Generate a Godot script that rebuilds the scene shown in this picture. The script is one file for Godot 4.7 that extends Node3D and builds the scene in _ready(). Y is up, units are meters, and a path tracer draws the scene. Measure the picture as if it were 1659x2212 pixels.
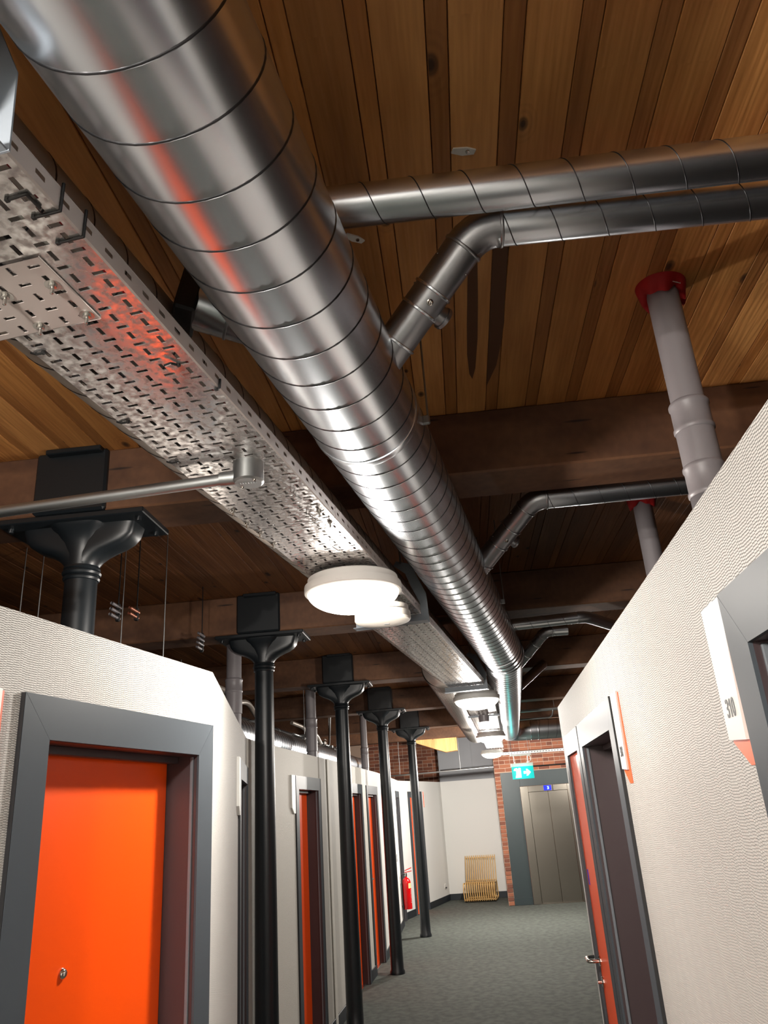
extends Node3D
# A hotel corridor of room pods built inside an old mill: cast iron columns, timber beams and boards, spiral ducts and a cable tray.
# World: y up, metres; the ceiling boards run along z, the view looks down -z.

var rng := RandomNumberGenerator.new()
var used := {}
var M := {}
const CEIL := 3.43
const BEAM := 3.14
const WALLH := 2.39

# ---------------------------------------------------------------- helpers
func numbered(called: String) -> String:
	if not used.has(called):
		used[called] = 0
		return called
	used[called] += 1
	return "%s_%03d" % [called, used[called]]

func tag(o: Node, label := "", category := "", group := "", kind := "") -> void:
	if label: o.set_meta("label", label)
	if category: o.set_meta("category", category)
	if group: o.set_meta("group", group)
	if kind: o.set_meta("kind", kind)

func thing(called: String, label: String, category: String, xf: Transform3D, group := "") -> Node3D:
	var o := Node3D.new()
	o.name = numbered(called)
	add_child(o, true)
	o.transform = xf
	tag(o, label, category, group)
	return o

func mb() -> SurfaceTool:
	var st := SurfaceTool.new()
	st.begin(Mesh.PRIMITIVE_TRIANGLES)
	return st

func done(st: SurfaceTool, tangents := false) -> ArrayMesh:
	st.generate_normals()
	if tangents: st.generate_tangents()
	return st.commit()

func part(called: String, st, mat: StandardMaterial3D, parent: Node, xf := Transform3D.IDENTITY) -> MeshInstance3D:
	var o := MeshInstance3D.new()
	o.name = numbered(called) if parent == self else called
	o.mesh = done(st, mat.normal_enabled) if st is SurfaceTool else st
	o.material_override = mat
	o.transform = xf
	o.cast_shadow = GeometryInstance3D.SHADOW_CASTING_SETTING_ON
	parent.add_child(o, true)
	if parent != self and o.name != called:
		var k := 1
		while parent.has_node("%s_%03d" % [called, k]): k += 1
		o.name = "%s_%03d" % [called, k]
	return o

func struct(called: String, st, mat: Material, label: String, xf := Transform3D.IDENTITY, category := "") -> MeshInstance3D:
	var o := part(called, st, mat, self, xf)
	tag(o, label, category, "", "structure")
	return o

func T(x: float, y: float, z: float) -> Transform3D:
	return Transform3D(Basis.IDENTITY, Vector3(x, y, z))

func TR(x: float, y: float, z: float, ry: float) -> Transform3D:
	return Transform3D(Basis(Vector3.UP, deg_to_rad(ry)), Vector3(x, y, z))

# a triangle whose corners run anticlockwise seen from outside
func tri(st: SurfaceTool, a: Vector3, b: Vector3, c: Vector3, ua: Vector2, ub: Vector2, uc: Vector2) -> void:
	st.set_uv(ua); st.add_vertex(a)
	st.set_uv(uc); st.add_vertex(c)
	st.set_uv(ub); st.add_vertex(b)

func flat_uv(p: Vector3, n: Vector3, off := Vector2.ZERO) -> Vector2:
	var a := n.abs()
	if a.x >= a.y and a.x >= a.z: return Vector2(-p.z * signf(n.x), -p.y) + off
	if a.y >= a.x and a.y >= a.z: return Vector2(p.x, p.z) + off
	return Vector2(p.x * signf(n.z), -p.y) + off

func quad(st: SurfaceTool, a: Vector3, b: Vector3, c: Vector3, d: Vector3, off := Vector2.ZERO) -> void:
	var n := (b - a).cross(c - a)
	if n.length_squared() < 1e-16: n = (c - a).cross(d - a)
	var ua := flat_uv(a, n, off); var ub := flat_uv(b, n, off); var uc := flat_uv(c, n, off); var ud := flat_uv(d, n, off)
	tri(st, a, b, c, ua, ub, uc)
	tri(st, a, c, d, ua, uc, ud)

# a box centred on xf, edges chamfered by b
func box(st: SurfaceTool, xf: Transform3D, size: Vector3, b := 0.0, off := Vector2.ZERO) -> void:
	st.set_smooth_group(-1)
	var h := size * 0.5
	b = minf(b, minf(h.x, minf(h.y, h.z)) * 0.8)
	var ax := [Vector3.RIGHT, Vector3.UP, Vector3.BACK]
	for i in 3:
		var u: Vector3 = ax[(i + 1) % 3]; var v: Vector3 = ax[(i + 2) % 3]; var n: Vector3 = ax[i]
		var hu: float = h[(i + 1) % 3]; var hv: float = h[(i + 2) % 3]; var hn: float = h[i]
		for s: float in [-1.0, 1.0]:
			var q := [Vector2(-1, -1), Vector2(1, -1), Vector2(1, 1), Vector2(-1, 1)]
			if s < 0: q.reverse()
			var p := []
			for c in q: p.append(xf * (n * hn * s + u * (hu - b) * c.x + v * (hv - b) * c.y))
			quad(st, p[0], p[1], p[2], p[3], off)
	if b <= 0.0: return
	for i in 3:
		var u: Vector3 = ax[(i + 1) % 3]; var v: Vector3 = ax[(i + 2) % 3]; var n: Vector3 = ax[i]
		var hu: float = h[(i + 1) % 3]; var hv: float = h[(i + 2) % 3]; var hn: float = h[i] - b
		for su: float in [-1.0, 1.0]:
			for sv: float in [-1.0, 1.0]:
				var p1 := u * hu * su + v * (hv - b) * sv
				var p2 := u * (hu - b) * su + v * hv * sv
				var a0 := xf * (p1 - n * hn); var a1 := xf * (p1 + n * hn); var b0 := xf * (p2 - n * hn); var b1 := xf * (p2 + n * hn)
				if su * sv > 0: quad(st, a0, b0, b1, a1, off)
				else: quad(st, a0, a1, b1, b0, off)
	for sx: float in [-1.0, 1.0]:
		for sy: float in [-1.0, 1.0]:
			for sz: float in [-1.0, 1.0]:
				var p := xf * Vector3(h.x * sx, (h.y - b) * sy, (h.z - b) * sz)
				var q := xf * Vector3((h.x - b) * sx, h.y * sy, (h.z - b) * sz)
				var r := xf * Vector3((h.x - b) * sx, (h.y - b) * sy, h.z * sz)
				if sx * sy * sz > 0: tri(st, p, q, r, Vector2.ZERO, Vector2.ZERO, Vector2.ZERO)
				else: tri(st, p, r, q, Vector2.ZERO, Vector2.ZERO, Vector2.ZERO)

func box_at(size: Vector3, b := 0.0, at := Vector3.ZERO) -> SurfaceTool:
	var st := mb()
	box(st, Transform3D(Basis.IDENTITY, at), size, b)
	return st

# a profile of (radius, height) points turned about y; corners sharper than 35 degrees stay sharp
func lathe(st: SurfaceTool, prof: Array, xf := Transform3D.IDENTITY, seg := 40) -> void:
	var g := 1
	var run := 0.0
	var turn := 0.0
	for i in prof.size() - 1: turn += (prof[i].x + prof[i + 1].x) ** 2 * (prof[i + 1].y - prof[i].y)
	if turn < 0.0:
		prof = prof.duplicate()
		prof.reverse()
	for i in prof.size() - 1:
		var a: Vector2 = prof[i]; var b: Vector2 = prof[i + 1]
		if i > 0:
			var pa: Vector2 = prof[i] - prof[i - 1]
			if absf(pa.angle_to(b - a)) > 0.6: g += 1
		st.set_smooth_group(g)
		var l := a.distance_to(b)
		for k in seg:
			var t0 := TAU * k / seg; var t1 := TAU * (k + 1) / seg
			var p00 := xf * Vector3(cos(t0) * a.x, a.y, -sin(t0) * a.x); var p10 := xf * Vector3(cos(t1) * a.x, a.y, -sin(t1) * a.x)
			var p01 := xf * Vector3(cos(t0) * b.x, b.y, -sin(t0) * b.x); var p11 := xf * Vector3(cos(t1) * b.x, b.y, -sin(t1) * b.x)
			var ra := maxf(a.x, b.x)
			var u0 := Vector2(t0 * ra, -run); var u1 := Vector2(t1 * ra, -run); var u2 := Vector2(t1 * ra, -run - l); var u3 := Vector2(t0 * ra, -run - l)
			if a.x > 1e-6: tri(st, p00, p10, p11, u0, u1, u2)
			if b.x > 1e-6: tri(st, p00, p11, p01, u0, u2, u3)
		run += l

func basis_along(d: Vector3) -> Basis:   # y along d
	d = d.normalized()
	var x := d.cross(Vector3.UP)
	if x.length() < 0.01: x = d.cross(Vector3.BACK)
	x = x.normalized()
	return Basis(x, d, x.cross(d))

func rod(st: SurfaceTool, a: Vector3, b: Vector3, r: float, seg := 14) -> void:
	lathe(st, [Vector2(0, 0), Vector2(r, 0), Vector2(r, a.distance_to(b)), Vector2(0, a.distance_to(b))], Transform3D(basis_along(b - a), a), seg)

# a round tube swept along a path
func tube(st: SurfaceTool, pts: Array, r: float, seg := 24, caps := true) -> void:
	var n := pts.size()
	var frames := []
	var d0: Vector3 = (pts[1] - pts[0]).normalized()
	var x := d0.cross(Vector3.UP)
	if x.length() < 0.05: x = d0.cross(Vector3.BACK)
	x = x.normalized()
	var run := [0.0]
	for i in n:
		var d: Vector3
		if i == 0: d = d0
		elif i == n - 1: d = (pts[i] - pts[i - 1]).normalized()
		else: d = ((pts[i] - pts[i - 1]).normalized() + (pts[i + 1] - pts[i]).normalized()).normalized()
		x = (x - d * x.dot(d)).normalized()
		frames.append([x, d.cross(x)])
		if i > 0: run.append(run[i - 1] + pts[i].distance_to(pts[i - 1]))
	st.set_smooth_group(1)
	for i in n - 1:
		for k in seg:
			var t0 := TAU * k / seg; var t1 := TAU * (k + 1) / seg
			var a: Vector3 = pts[i] + (frames[i][0] * cos(t0) + frames[i][1] * sin(t0)) * r
			var b: Vector3 = pts[i] + (frames[i][0] * cos(t1) + frames[i][1] * sin(t1)) * r
			var c: Vector3 = pts[i + 1] + (frames[i + 1][0] * cos(t1) + frames[i + 1][1] * sin(t1)) * r
			var e: Vector3 = pts[i + 1] + (frames[i + 1][0] * cos(t0) + frames[i + 1][1] * sin(t0)) * r
			var ua := Vector2(t0 * r, run[i]); var ub := Vector2(t1 * r, run[i]); var uc := Vector2(t1 * r, run[i + 1]); var ue := Vector2(t0 * r, run[i + 1])
			tri(st, a, b, c, ua, ub, uc)
			tri(st, a, c, e, ua, uc, ue)
	if caps:
		st.set_smooth_group(-1)
		for e in [0, n - 1]:
			for k in seg:
				var t0 := TAU * k / seg; var t1 := TAU * (k + 1) / seg
				var a: Vector3 = pts[e] + (frames[e][0] * cos(t0) + frames[e][1] * sin(t0)) * r
				var b: Vector3 = pts[e] + (frames[e][0] * cos(t1) + frames[e][1] * sin(t1)) * r
				if e == 0: tri(st, pts[e], b, a, Vector2.ZERO, Vector2.ZERO, Vector2.ZERO)
				else: tri(st, pts[e], a, b, Vector2.ZERO, Vector2.ZERO, Vector2.ZERO)

# polyline with its corners rounded
func rounded(pts: Array, rad: float, steps := 8) -> Array:
	var out := [pts[0]]
	for i in range(1, pts.size() - 1):
		var p: Vector3 = pts[i]
		var a: Vector3 = p + (pts[i - 1] - p).normalized() * rad
		var b: Vector3 = p + (pts[i + 1] - p).normalized() * rad
		for k in steps + 1:
			var t := float(k) / steps
			out.append(a.lerp(p, t).lerp(p.lerp(b, t), t))
	out.append(pts[-1])
	return out

# a flat outline (x, y), anticlockwise, extruded from z0 to z1
func prism(st: SurfaceTool, poly: PackedVector2Array, z0: float, z1: float, xf := Transform3D.IDENTITY) -> void:
	st.set_smooth_group(-1)
	if Geometry2D.is_polygon_clockwise(poly): poly.reverse()
	var idx := Geometry2D.triangulate_polygon(poly)
	for i in range(0, idx.size(), 3):
		var a := poly[idx[i]]; var b := poly[idx[i + 1]]; var c := poly[idx[i + 2]]
		if (b - a).cross(c - a) < 0:
			var s := b; b = c; c = s
		tri(st, xf * Vector3(a.x, a.y, z1), xf * Vector3(b.x, b.y, z1), xf * Vector3(c.x, c.y, z1), Vector2(a.x, -a.y), Vector2(b.x, -b.y), Vector2(c.x, -c.y))
		tri(st, xf * Vector3(a.x, a.y, z0), xf * Vector3(c.x, c.y, z0), xf * Vector3(b.x, b.y, z0), Vector2(a.x, -a.y), Vector2(c.x, -c.y), Vector2(b.x, -b.y))
	for i in poly.size():
		var a := poly[i]; var b := poly[(i + 1) % poly.size()]
		quad(st, xf * Vector3(a.x, a.y, z0), xf * Vector3(b.x, b.y, z0), xf * Vector3(b.x, b.y, z1), xf * Vector3(a.x, a.y, z1))

func letters(text: String, height: float, depth: float, bold := true) -> TextMesh:
	var t := TextMesh.new()
	var f := SystemFont.new()
	f.font_names = PackedStringArray(["Droid Sans"])
	f.font_weight = 700 if bold else 400
	t.font = f
	t.text = text
	t.font_size = 64
	t.pixel_size = height / 64.0 * 1.38
	t.depth = depth
	return t

# ---------------------------------------------------------------- materials
func mat(called: String, c: Color, rough := 0.6, metal := 0.0) -> StandardMaterial3D:
	var m := StandardMaterial3D.new()
	m.resource_name = called
	m.albedo_color = c
	m.roughness = rough
	m.metallic = metal
	M[called] = m
	return m

func noise(freq: float, oct := 4, sd := 1, type := FastNoiseLite.TYPE_SIMPLEX_SMOOTH) -> FastNoiseLite:
	var n := FastNoiseLite.new()
	n.noise_type = type
	n.frequency = freq
	n.fractal_octaves = oct
	n.seed = sd
	return n

func pic(bytes: PackedByteArray, w: int, h: int, rgb := true) -> Image:
	return Image.create_from_data(w, h, false, Image.FORMAT_RGB8 if rgb else Image.FORMAT_L8, bytes)

func tex(im: Image) -> ImageTexture:
	im.generate_mipmaps()
	return ImageTexture.create_from_image(im)

func wood_texture(sd: int, dark: Color, light: Color, knots: int) -> ImageTexture:
	var w := 256; var h := 1024     # 0.5 m across, 2 m along
	var warp := noise(0.004, 3, sd).get_seamless_image(w, h)
	var broad := noise(0.012, 3, sd + 7).get_seamless_image(w, 128)
	broad.resize(w, h, Image.INTERPOLATE_CUBIC)
	var fine := noise(0.16, 3, sd + 3).get_seamless_image(w, 48)
	fine.resize(w, h, Image.INTERPOLATE_CUBIC)
	var r := RandomNumberGenerator.new(); r.seed = sd
	var ks := []
	for k in knots: ks.append([r.randf() * w, r.randf() * h, r.randf_range(3.0, 7.0)])
	var by := PackedByteArray(); by.resize(w * h * 3)
	var i := 0
	for y in h:
		for x in w:
			var v := broad.get_pixel(x, y).r * 0.55 + fine.get_pixel(x, y).r * 0.3 + warp.get_pixel(x, y).r * 0.15
			v = clampf((v - 0.5) * 1.5 + 0.58, 0.0, 1.0)
			var kd := 0.0
			for k in ks:
				var dx: float = absf(x - k[0]); dx = minf(dx, w - dx)
				var dy: float = absf(y - k[1])
				if dx > 40 or dy > 90: continue
				var q: float = sqrt(dx * dx + dy * dy * 0.35) / k[2]
				kd = maxf(kd, clampf(1.5 - q, 0.0, 1.0) * 0.75 + (0.18 * (0.5 + 0.5 * cos(q * 5.0)) / q if q > 1.0 and q < 4.0 else 0.0))
			var c := dark.lerp(light, v).lerp(Color(0.13, 0.075, 0.04), kd)
			by[i] = int(c.r * 255.0); by[i + 1] = int(c.g * 255.0); by[i + 2] = int(c.b * 255.0)
			i += 3
	return tex(pic(by, w, h))

func make_materials() -> void:
	# --- wall covering: embossed little blocks, the columns of blocks stepping up and down
	var n := 512
	var hb := PackedByteArray(); hb.resize(n * n); hb.fill(200)
	var r := RandomNumberGenerator.new(); r.seed = 11
	var cw := 32; var ch := 16
	for cx in n / cw:
		var shift := (r.randi() % 3) * 5
		for cy in n / ch:
			var tone := 175 + r.randi() % 70
			var ww := cw - (4 if r.randf() < 0.85 else 0)
			for yy in ch:
				for xx in cw:
					var y := (cy * ch + yy + shift) % n
					var x := cx * cw + xx
					var v := tone
					if yy < 2: v = 0
					elif yy < 4: v = 90
					if xx >= ww: v = 0
					hb[y * n + x] = v
	var him := pic(hb, n, n, false)
	him.bump_map_to_normal_map(12.0)
	var wall_n := tex(him)
	for k in [["wallpaper", Color(0.765, 0.755, 0.735), 8.0], ["wallpaper_far", Color(0.78, 0.765, 0.73), 1.0]]:
		var m := mat(k[0], k[1], 0.62)
		m.normal_enabled = true
		m.normal_texture = wall_n
		m.normal_scale = k[2]
		m.uv1_scale = Vector3(5.4, 5.4, 1)
	mat("plaster", Color(0.88, 0.88, 0.865), 0.7)
	mat("plaster_warm", Color(0.77, 0.755, 0.72), 0.7)
	mat("panel_grey", Color(0.62, 0.63, 0.65), 0.6)
	# --- carpet
	var ca := noise(0.02, 4, 5).get_seamless_image(512, 512)
	var cb := noise(0.35, 2, 9).get_seamless_image(512, 512)
	var by := PackedByteArray(); by.resize(512 * 512 * 3)
	for y in 512:
		for x in 512:
			var v := ca.get_pixel(x, y).r * 0.5 + cb.get_pixel(x, y).r * 0.5
			var c := Color(0.225, 0.24, 0.225).lerp(Color(0.365, 0.385, 0.36), clampf((v - 0.5) * 1.6 + 0.5, 0, 1))
			var i := (y * 512 + x) * 3
			by[i] = int(c.r * 255); by[i + 1] = int(c.g * 255); by[i + 2] = int(c.b * 255)
	var carpet := mat("carpet", Color.WHITE, 0.95)
	carpet.albedo_texture = tex(pic(by, 512, 512))
	carpet.uv1_scale = Vector3(0.9, 0.9, 1)
	var cn: Image = cb.duplicate()
	cn.bump_map_to_normal_map(2.0)
	carpet.normal_enabled = true
	carpet.normal_texture = tex(cn)
	# --- timber
	var w1 := wood_texture(21, Color(0.70, 0.47, 0.25), Color(0.86, 0.62, 0.36), 7)
	var w2 := wood_texture(57, Color(0.66, 0.44, 0.23), Color(0.82, 0.59, 0.34), 4)
	var wn := noise(0.2, 3, 3).get_seamless_image(128, 24)
	wn.resize(128, 512, Image.INTERPOLATE_CUBIC)
	wn.bump_map_to_normal_map(1.5)
	var wnt := tex(wn)
	for k in [["board_a", w1, Color(1, 1, 1)], ["board_b", w2, Color(1, 0.97, 0.93)], ["board_c", w1, Color(0.94, 0.92, 0.89)], ["board_d", w2, Color(0.88, 0.85, 0.81)], ["strip_a", w2, Color(0.84, 0.79, 0.74)], ["strip_b", w1, Color(0.90, 0.85, 0.78)], ["darker_a", w1, Color(0.60, 0.545, 0.52)], ["darker_b", w2, Color(0.62, 0.56, 0.54)], ["darker_c", w1, Color(0.52, 0.47, 0.45)], ["darker_d", w2, Color(0.55, 0.49, 0.46)], ["new_timber", w1, Color(1.15, 1.2, 1.3)]]:
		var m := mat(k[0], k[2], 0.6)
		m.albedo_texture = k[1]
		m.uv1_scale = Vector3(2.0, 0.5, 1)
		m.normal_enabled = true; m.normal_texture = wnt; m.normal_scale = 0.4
	var bm := mat("beam_wood", Color(0.66, 0.64, 0.64), 0.66)
	bm.albedo_texture = wood_texture(99, Color(0.46, 0.31, 0.21), Color(0.68, 0.49, 0.34), 5)
	bm.uv1_scale = Vector3(0.5, 2.0, 1)
	bm.normal_enabled = true; bm.normal_texture = wnt; bm.normal_scale = 0.0
	mat("edge_black", Color(0.10, 0.10, 0.11), 0.45)
	mat("stain", Color(0.36, 0.22, 0.12), 0.7)
	mat("chair_wood", Color(0.82, 0.67, 0.43), 0.45)
	# --- metals
	var sp := noise(0.035, 4, 31).get_seamless_image(512, 512)
	var cell := noise(0.05, 2, 77, FastNoiseLite.TYPE_CELLULAR).get_seamless_image(512, 512)
	var gb := PackedByteArray(); gb.resize(512 * 512)
	var ab := PackedByteArray(); ab.resize(512 * 512)
	for y in 512:
		for x in 512:
			var v := sp.get_pixel(x, y).r * 0.65 + cell.get_pixel(x, y).r * 0.35
			gb[y * 512 + x] = int(clampf(0.20 + (v - 0.42) * 0.6, 0.12, 0.6) * 255)
			ab[y * 512 + x] = int(clampf(0.80 - (v - 0.5) * 0.5, 0.4, 1.0) * 255)
	var gal := mat("galvanised", Color(0.95, 0.93, 0.92), 1.0, 0.8)
	gal.roughness_texture = tex(pic(gb, 512, 512, false))
	gal.albedo_texture = tex(pic(ab, 512, 512, false))
	gal.uv1_scale = Vector3(2.2, 2.2, 1)
	var gn := noise(0.05, 3, 13).get_seamless_image(256, 256)
	gn.bump_map_to_normal_map(1.2)
	gal.normal_enabled = true; gal.normal_texture = tex(gn); gal.normal_scale = 0.015
	mat("galvanised_side", Color(0.74, 0.70, 0.68), 0.4, 0.4)
	mat("duct_metal", Color(0.87, 0.89, 0.915), 0.27, 1.0)
	mat("duct_dull", Color(0.66, 0.665, 0.68), 0.36, 1.0)
	mat("seam_metal", Color(0.30, 0.30, 0.31), 0.38, 1.0)
	mat("insulated", Color(0.66, 0.62, 0.58), 0.42, 0.3)
	mat("steel", Color(0.75, 0.74, 0.72), 0.25, 1.0)
	mat("zinc_tube", Color(0.62, 0.63, 0.63), 0.42, 1.0)
	mat("lift_steel", Color(0.52, 0.50, 0.465), 0.3, 1.0)
	mat("bracket_grey", Color(0.46, 0.485, 0.51), 0.45, 0.25)
	mat("chrome", Color(0.85, 0.83, 0.80), 0.12, 1.0)
	mat("iron_paint", Color(0.085, 0.105, 0.12), 0.38)
	mat("frame_grey", Color(0.27, 0.292, 0.312), 0.45)
	M.frame_grey.metallic_specular = 0.2
	mat("orange", Color(1.0, 0.33, 0.02), 0.35)
	mat("orange_sign", Color(0.93, 0.38, 0.16), 0.4)
	mat("burgundy", Color(0.235, 0.185, 0.19), 0.4)
	mat("seal_grey", Color(0.40, 0.42, 0.44), 0.4)
	mat("sign_white", Color(0.86, 0.86, 0.84), 0.45)
	mat("ink", Color(0.25, 0.26, 0.27), 0.5)
	mat("green_paint", Color(0.135, 0.185, 0.195), 0.5)
	mat("skirting", Color(0.12, 0.145, 0.17), 0.5)
	mat("mortar", Color(0.70, 0.60, 0.53), 0.9)
	for k in [["brick_a", Color(0.53, 0.325, 0.24)], ["brick_b", Color(0.47, 0.28, 0.21)], ["brick_c", Color(0.57, 0.36, 0.265)], ["brick_d", Color(0.42, 0.255, 0.20)]]:
		var m := mat(k[0], k[1], 0.9)
	mat("dark_brick", Color(0.24, 0.14, 0.11), 0.95)
	mat("pvc", Color(0.50, 0.48, 0.49), 0.42)
	mat("red_collar", Color(0.60, 0.03, 0.04), 0.7)
	mat("red_cable", Color(0.55, 0.03, 0.05), 0.5)
	mat("white_plastic", Color(0.90, 0.89, 0.87), 0.4)
	mat("dull_white", Color(0.66, 0.64, 0.61), 0.5)
	mat("black_plastic", Color(0.03, 0.03, 0.032), 0.45)
	mat("dark_pipe", Color(0.05, 0.05, 0.052), 0.5)
	mat("copper", Color(0.75, 0.50, 0.40), 0.4, 0.8)
	mat("extinguisher_red", Color(0.78, 0.02, 0.05), 0.25)
	mat("cream", Color(0.85, 0.78, 0.55), 0.6)
	mat("roof_dark", Color(0.10, 0.09, 0.085), 0.95)
	var gl := mat("lamp_glow", Color(0.95, 0.95, 0.93), 0.4)
	gl.emission_enabled = true; gl.emission = Color(1.0, 0.97, 0.92); gl.emission_energy_multiplier = GLOW
	var ex := mat("exit_glow", Color(0.0, 0.5, 0.48), 0.3)
	ex.emission_enabled = true; ex.emission = Color(0.0, 0.72, 0.70); ex.emission_energy_multiplier = 1.0
	var ew := mat("exit_white", Color(0.9, 0.95, 0.95), 0.3)
	ew.emission_enabled = true; ew.emission = Color(0.85, 1.0, 1.0); ew.emission_energy_multiplier = 1.4
	var db := mat("display_blue", Color(0.0, 0.05, 0.5), 0.3)
	db.emission_enabled = true; db.emission = Color(0.0, 0.12, 0.95); db.emission_energy_multiplier = 1.2
	var dw := mat("display_digit", Color(0.7, 0.9, 1.0), 0.3)
	dw.emission_enabled = true; dw.emission = Color(0.55, 0.85, 1.0); dw.emission_energy_multiplier = 1.5

const GLOW := 3.0
const LAMP := 3.0

# ---------------------------------------------------------------- scene
var CF: Transform3D     # frame of the near run: x across, -z along the corridor
var CF2: Transform3D    # frame of the far run, turned a little to the left

func _ready() -> void:
	rng.seed = 4
	var cam := Camera3D.new()
	cam.name = "camera"
	add_child(cam)
	var yaw := -0.0750; var pitch := 0.3722; var roll := -0.0703
	cam.transform = Transform3D(Basis(Vector3.UP, -yaw) * Basis(Vector3.RIGHT, pitch) * Basis(Vector3.BACK, roll), Vector3(0, 1.85, 0))
	cam.fov = 67.52
	cam.near = 0.05
	cam.current = true
	var we := WorldEnvironment.new()
	we.name = "environment"
	var e := Environment.new()
	e.background_mode = Environment.BG_COLOR
	e.background_color = Color(0.0, 0.0, 0.0)
	e.tonemap_mode = Environment.TONE_MAPPER_LINEAR
	e.tonemap_exposure = 1.13
	e.sdfgi_enabled = true; e.ssao_enabled = true; e.ssil_enabled = true
	we.environment = e
	add_child(we)
	make_materials()
	CF = Transform3D(Basis(Vector3.UP, deg_to_rad(-8.15)), Vector3.ZERO)
	CF2 = Transform3D(Basis(Vector3.UP, deg_to_rad(-3.3)), Vector3.ZERO)
	shell()
	pods()
	ceiling_boards()
	beams()
	end_walls()
	columns()
	ducts()
	trays()
	lamps()
	pipes()
	small_things()
	left_services()

func wall_xf(ax: float, az: float, bx: float, bz: float) -> Transform3D:
	var t := Vector3(bx - ax, 0, bz - az).normalized()
	return Transform3D(Basis(t, Vector3.UP, t.cross(Vector3.UP)), Vector3(ax, 0, az))

func s_on(xf: Transform3D, x: float, z: float) -> float:
	return (xf.affine_inverse() * Vector3(x, 0, z)).x

# a wall of length l whose face is local z = 0, with door openings [from, to, height]
func wall_mesh(l: float, h: float, thick: float, openings: Array) -> SurfaceTool:
	var st := mb()
	var x := 0.0
	for o in openings:
		if o[0] > x: box(st, T((x + o[0]) / 2, h / 2, -thick / 2), Vector3(o[0] - x, h, thick))
		box(st, T((o[0] + o[1]) / 2, (h + o[2]) / 2, -thick / 2), Vector3(o[1] - o[0], h - o[2], thick))
		x = o[1]
	if l > x: box(st, T((x + l) / 2, h / 2, -thick / 2), Vector3(l - x, h, thick))
	return st

func shell() -> void:
	struct("floor", box_at(Vector3(9.6, 0.1, 25.0)), M.carpet, "mottled dark grey carpet running the length of the corridor", T(-0.1, -0.05, -7.8))
	var outer := [["wall_outer_left", Vector3(0.3, 3.6, 25), Vector3(-4.6, 1.8, -7.8), "dark brick outer wall of the mill left of the room pods"], ["wall_outer_right", Vector3(0.3, 3.6, 25), Vector3(4.4, 1.8, -7.8), "dark brick outer wall of the mill right of the room pods"], ["wall_outer_back", Vector3(9.2, 3.6, 0.3), Vector3(-0.1, 1.8, 4.5), "dark brick outer wall of the mill behind the viewer"], ["wall_outer_far", Vector3(9.2, 3.6, 0.3), Vector3(-0.1, 1.8, -19.9), "dark brick outer wall of the mill behind the end wall"]]
	for o in outer:
		struct(o[0], box_at(o[1]), M.dark_brick, o[3], T(o[2].x, o[2].y, o[2].z))

# doors of one wall: [near s, far s, leaf material, extras]
var door_no := 0

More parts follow.
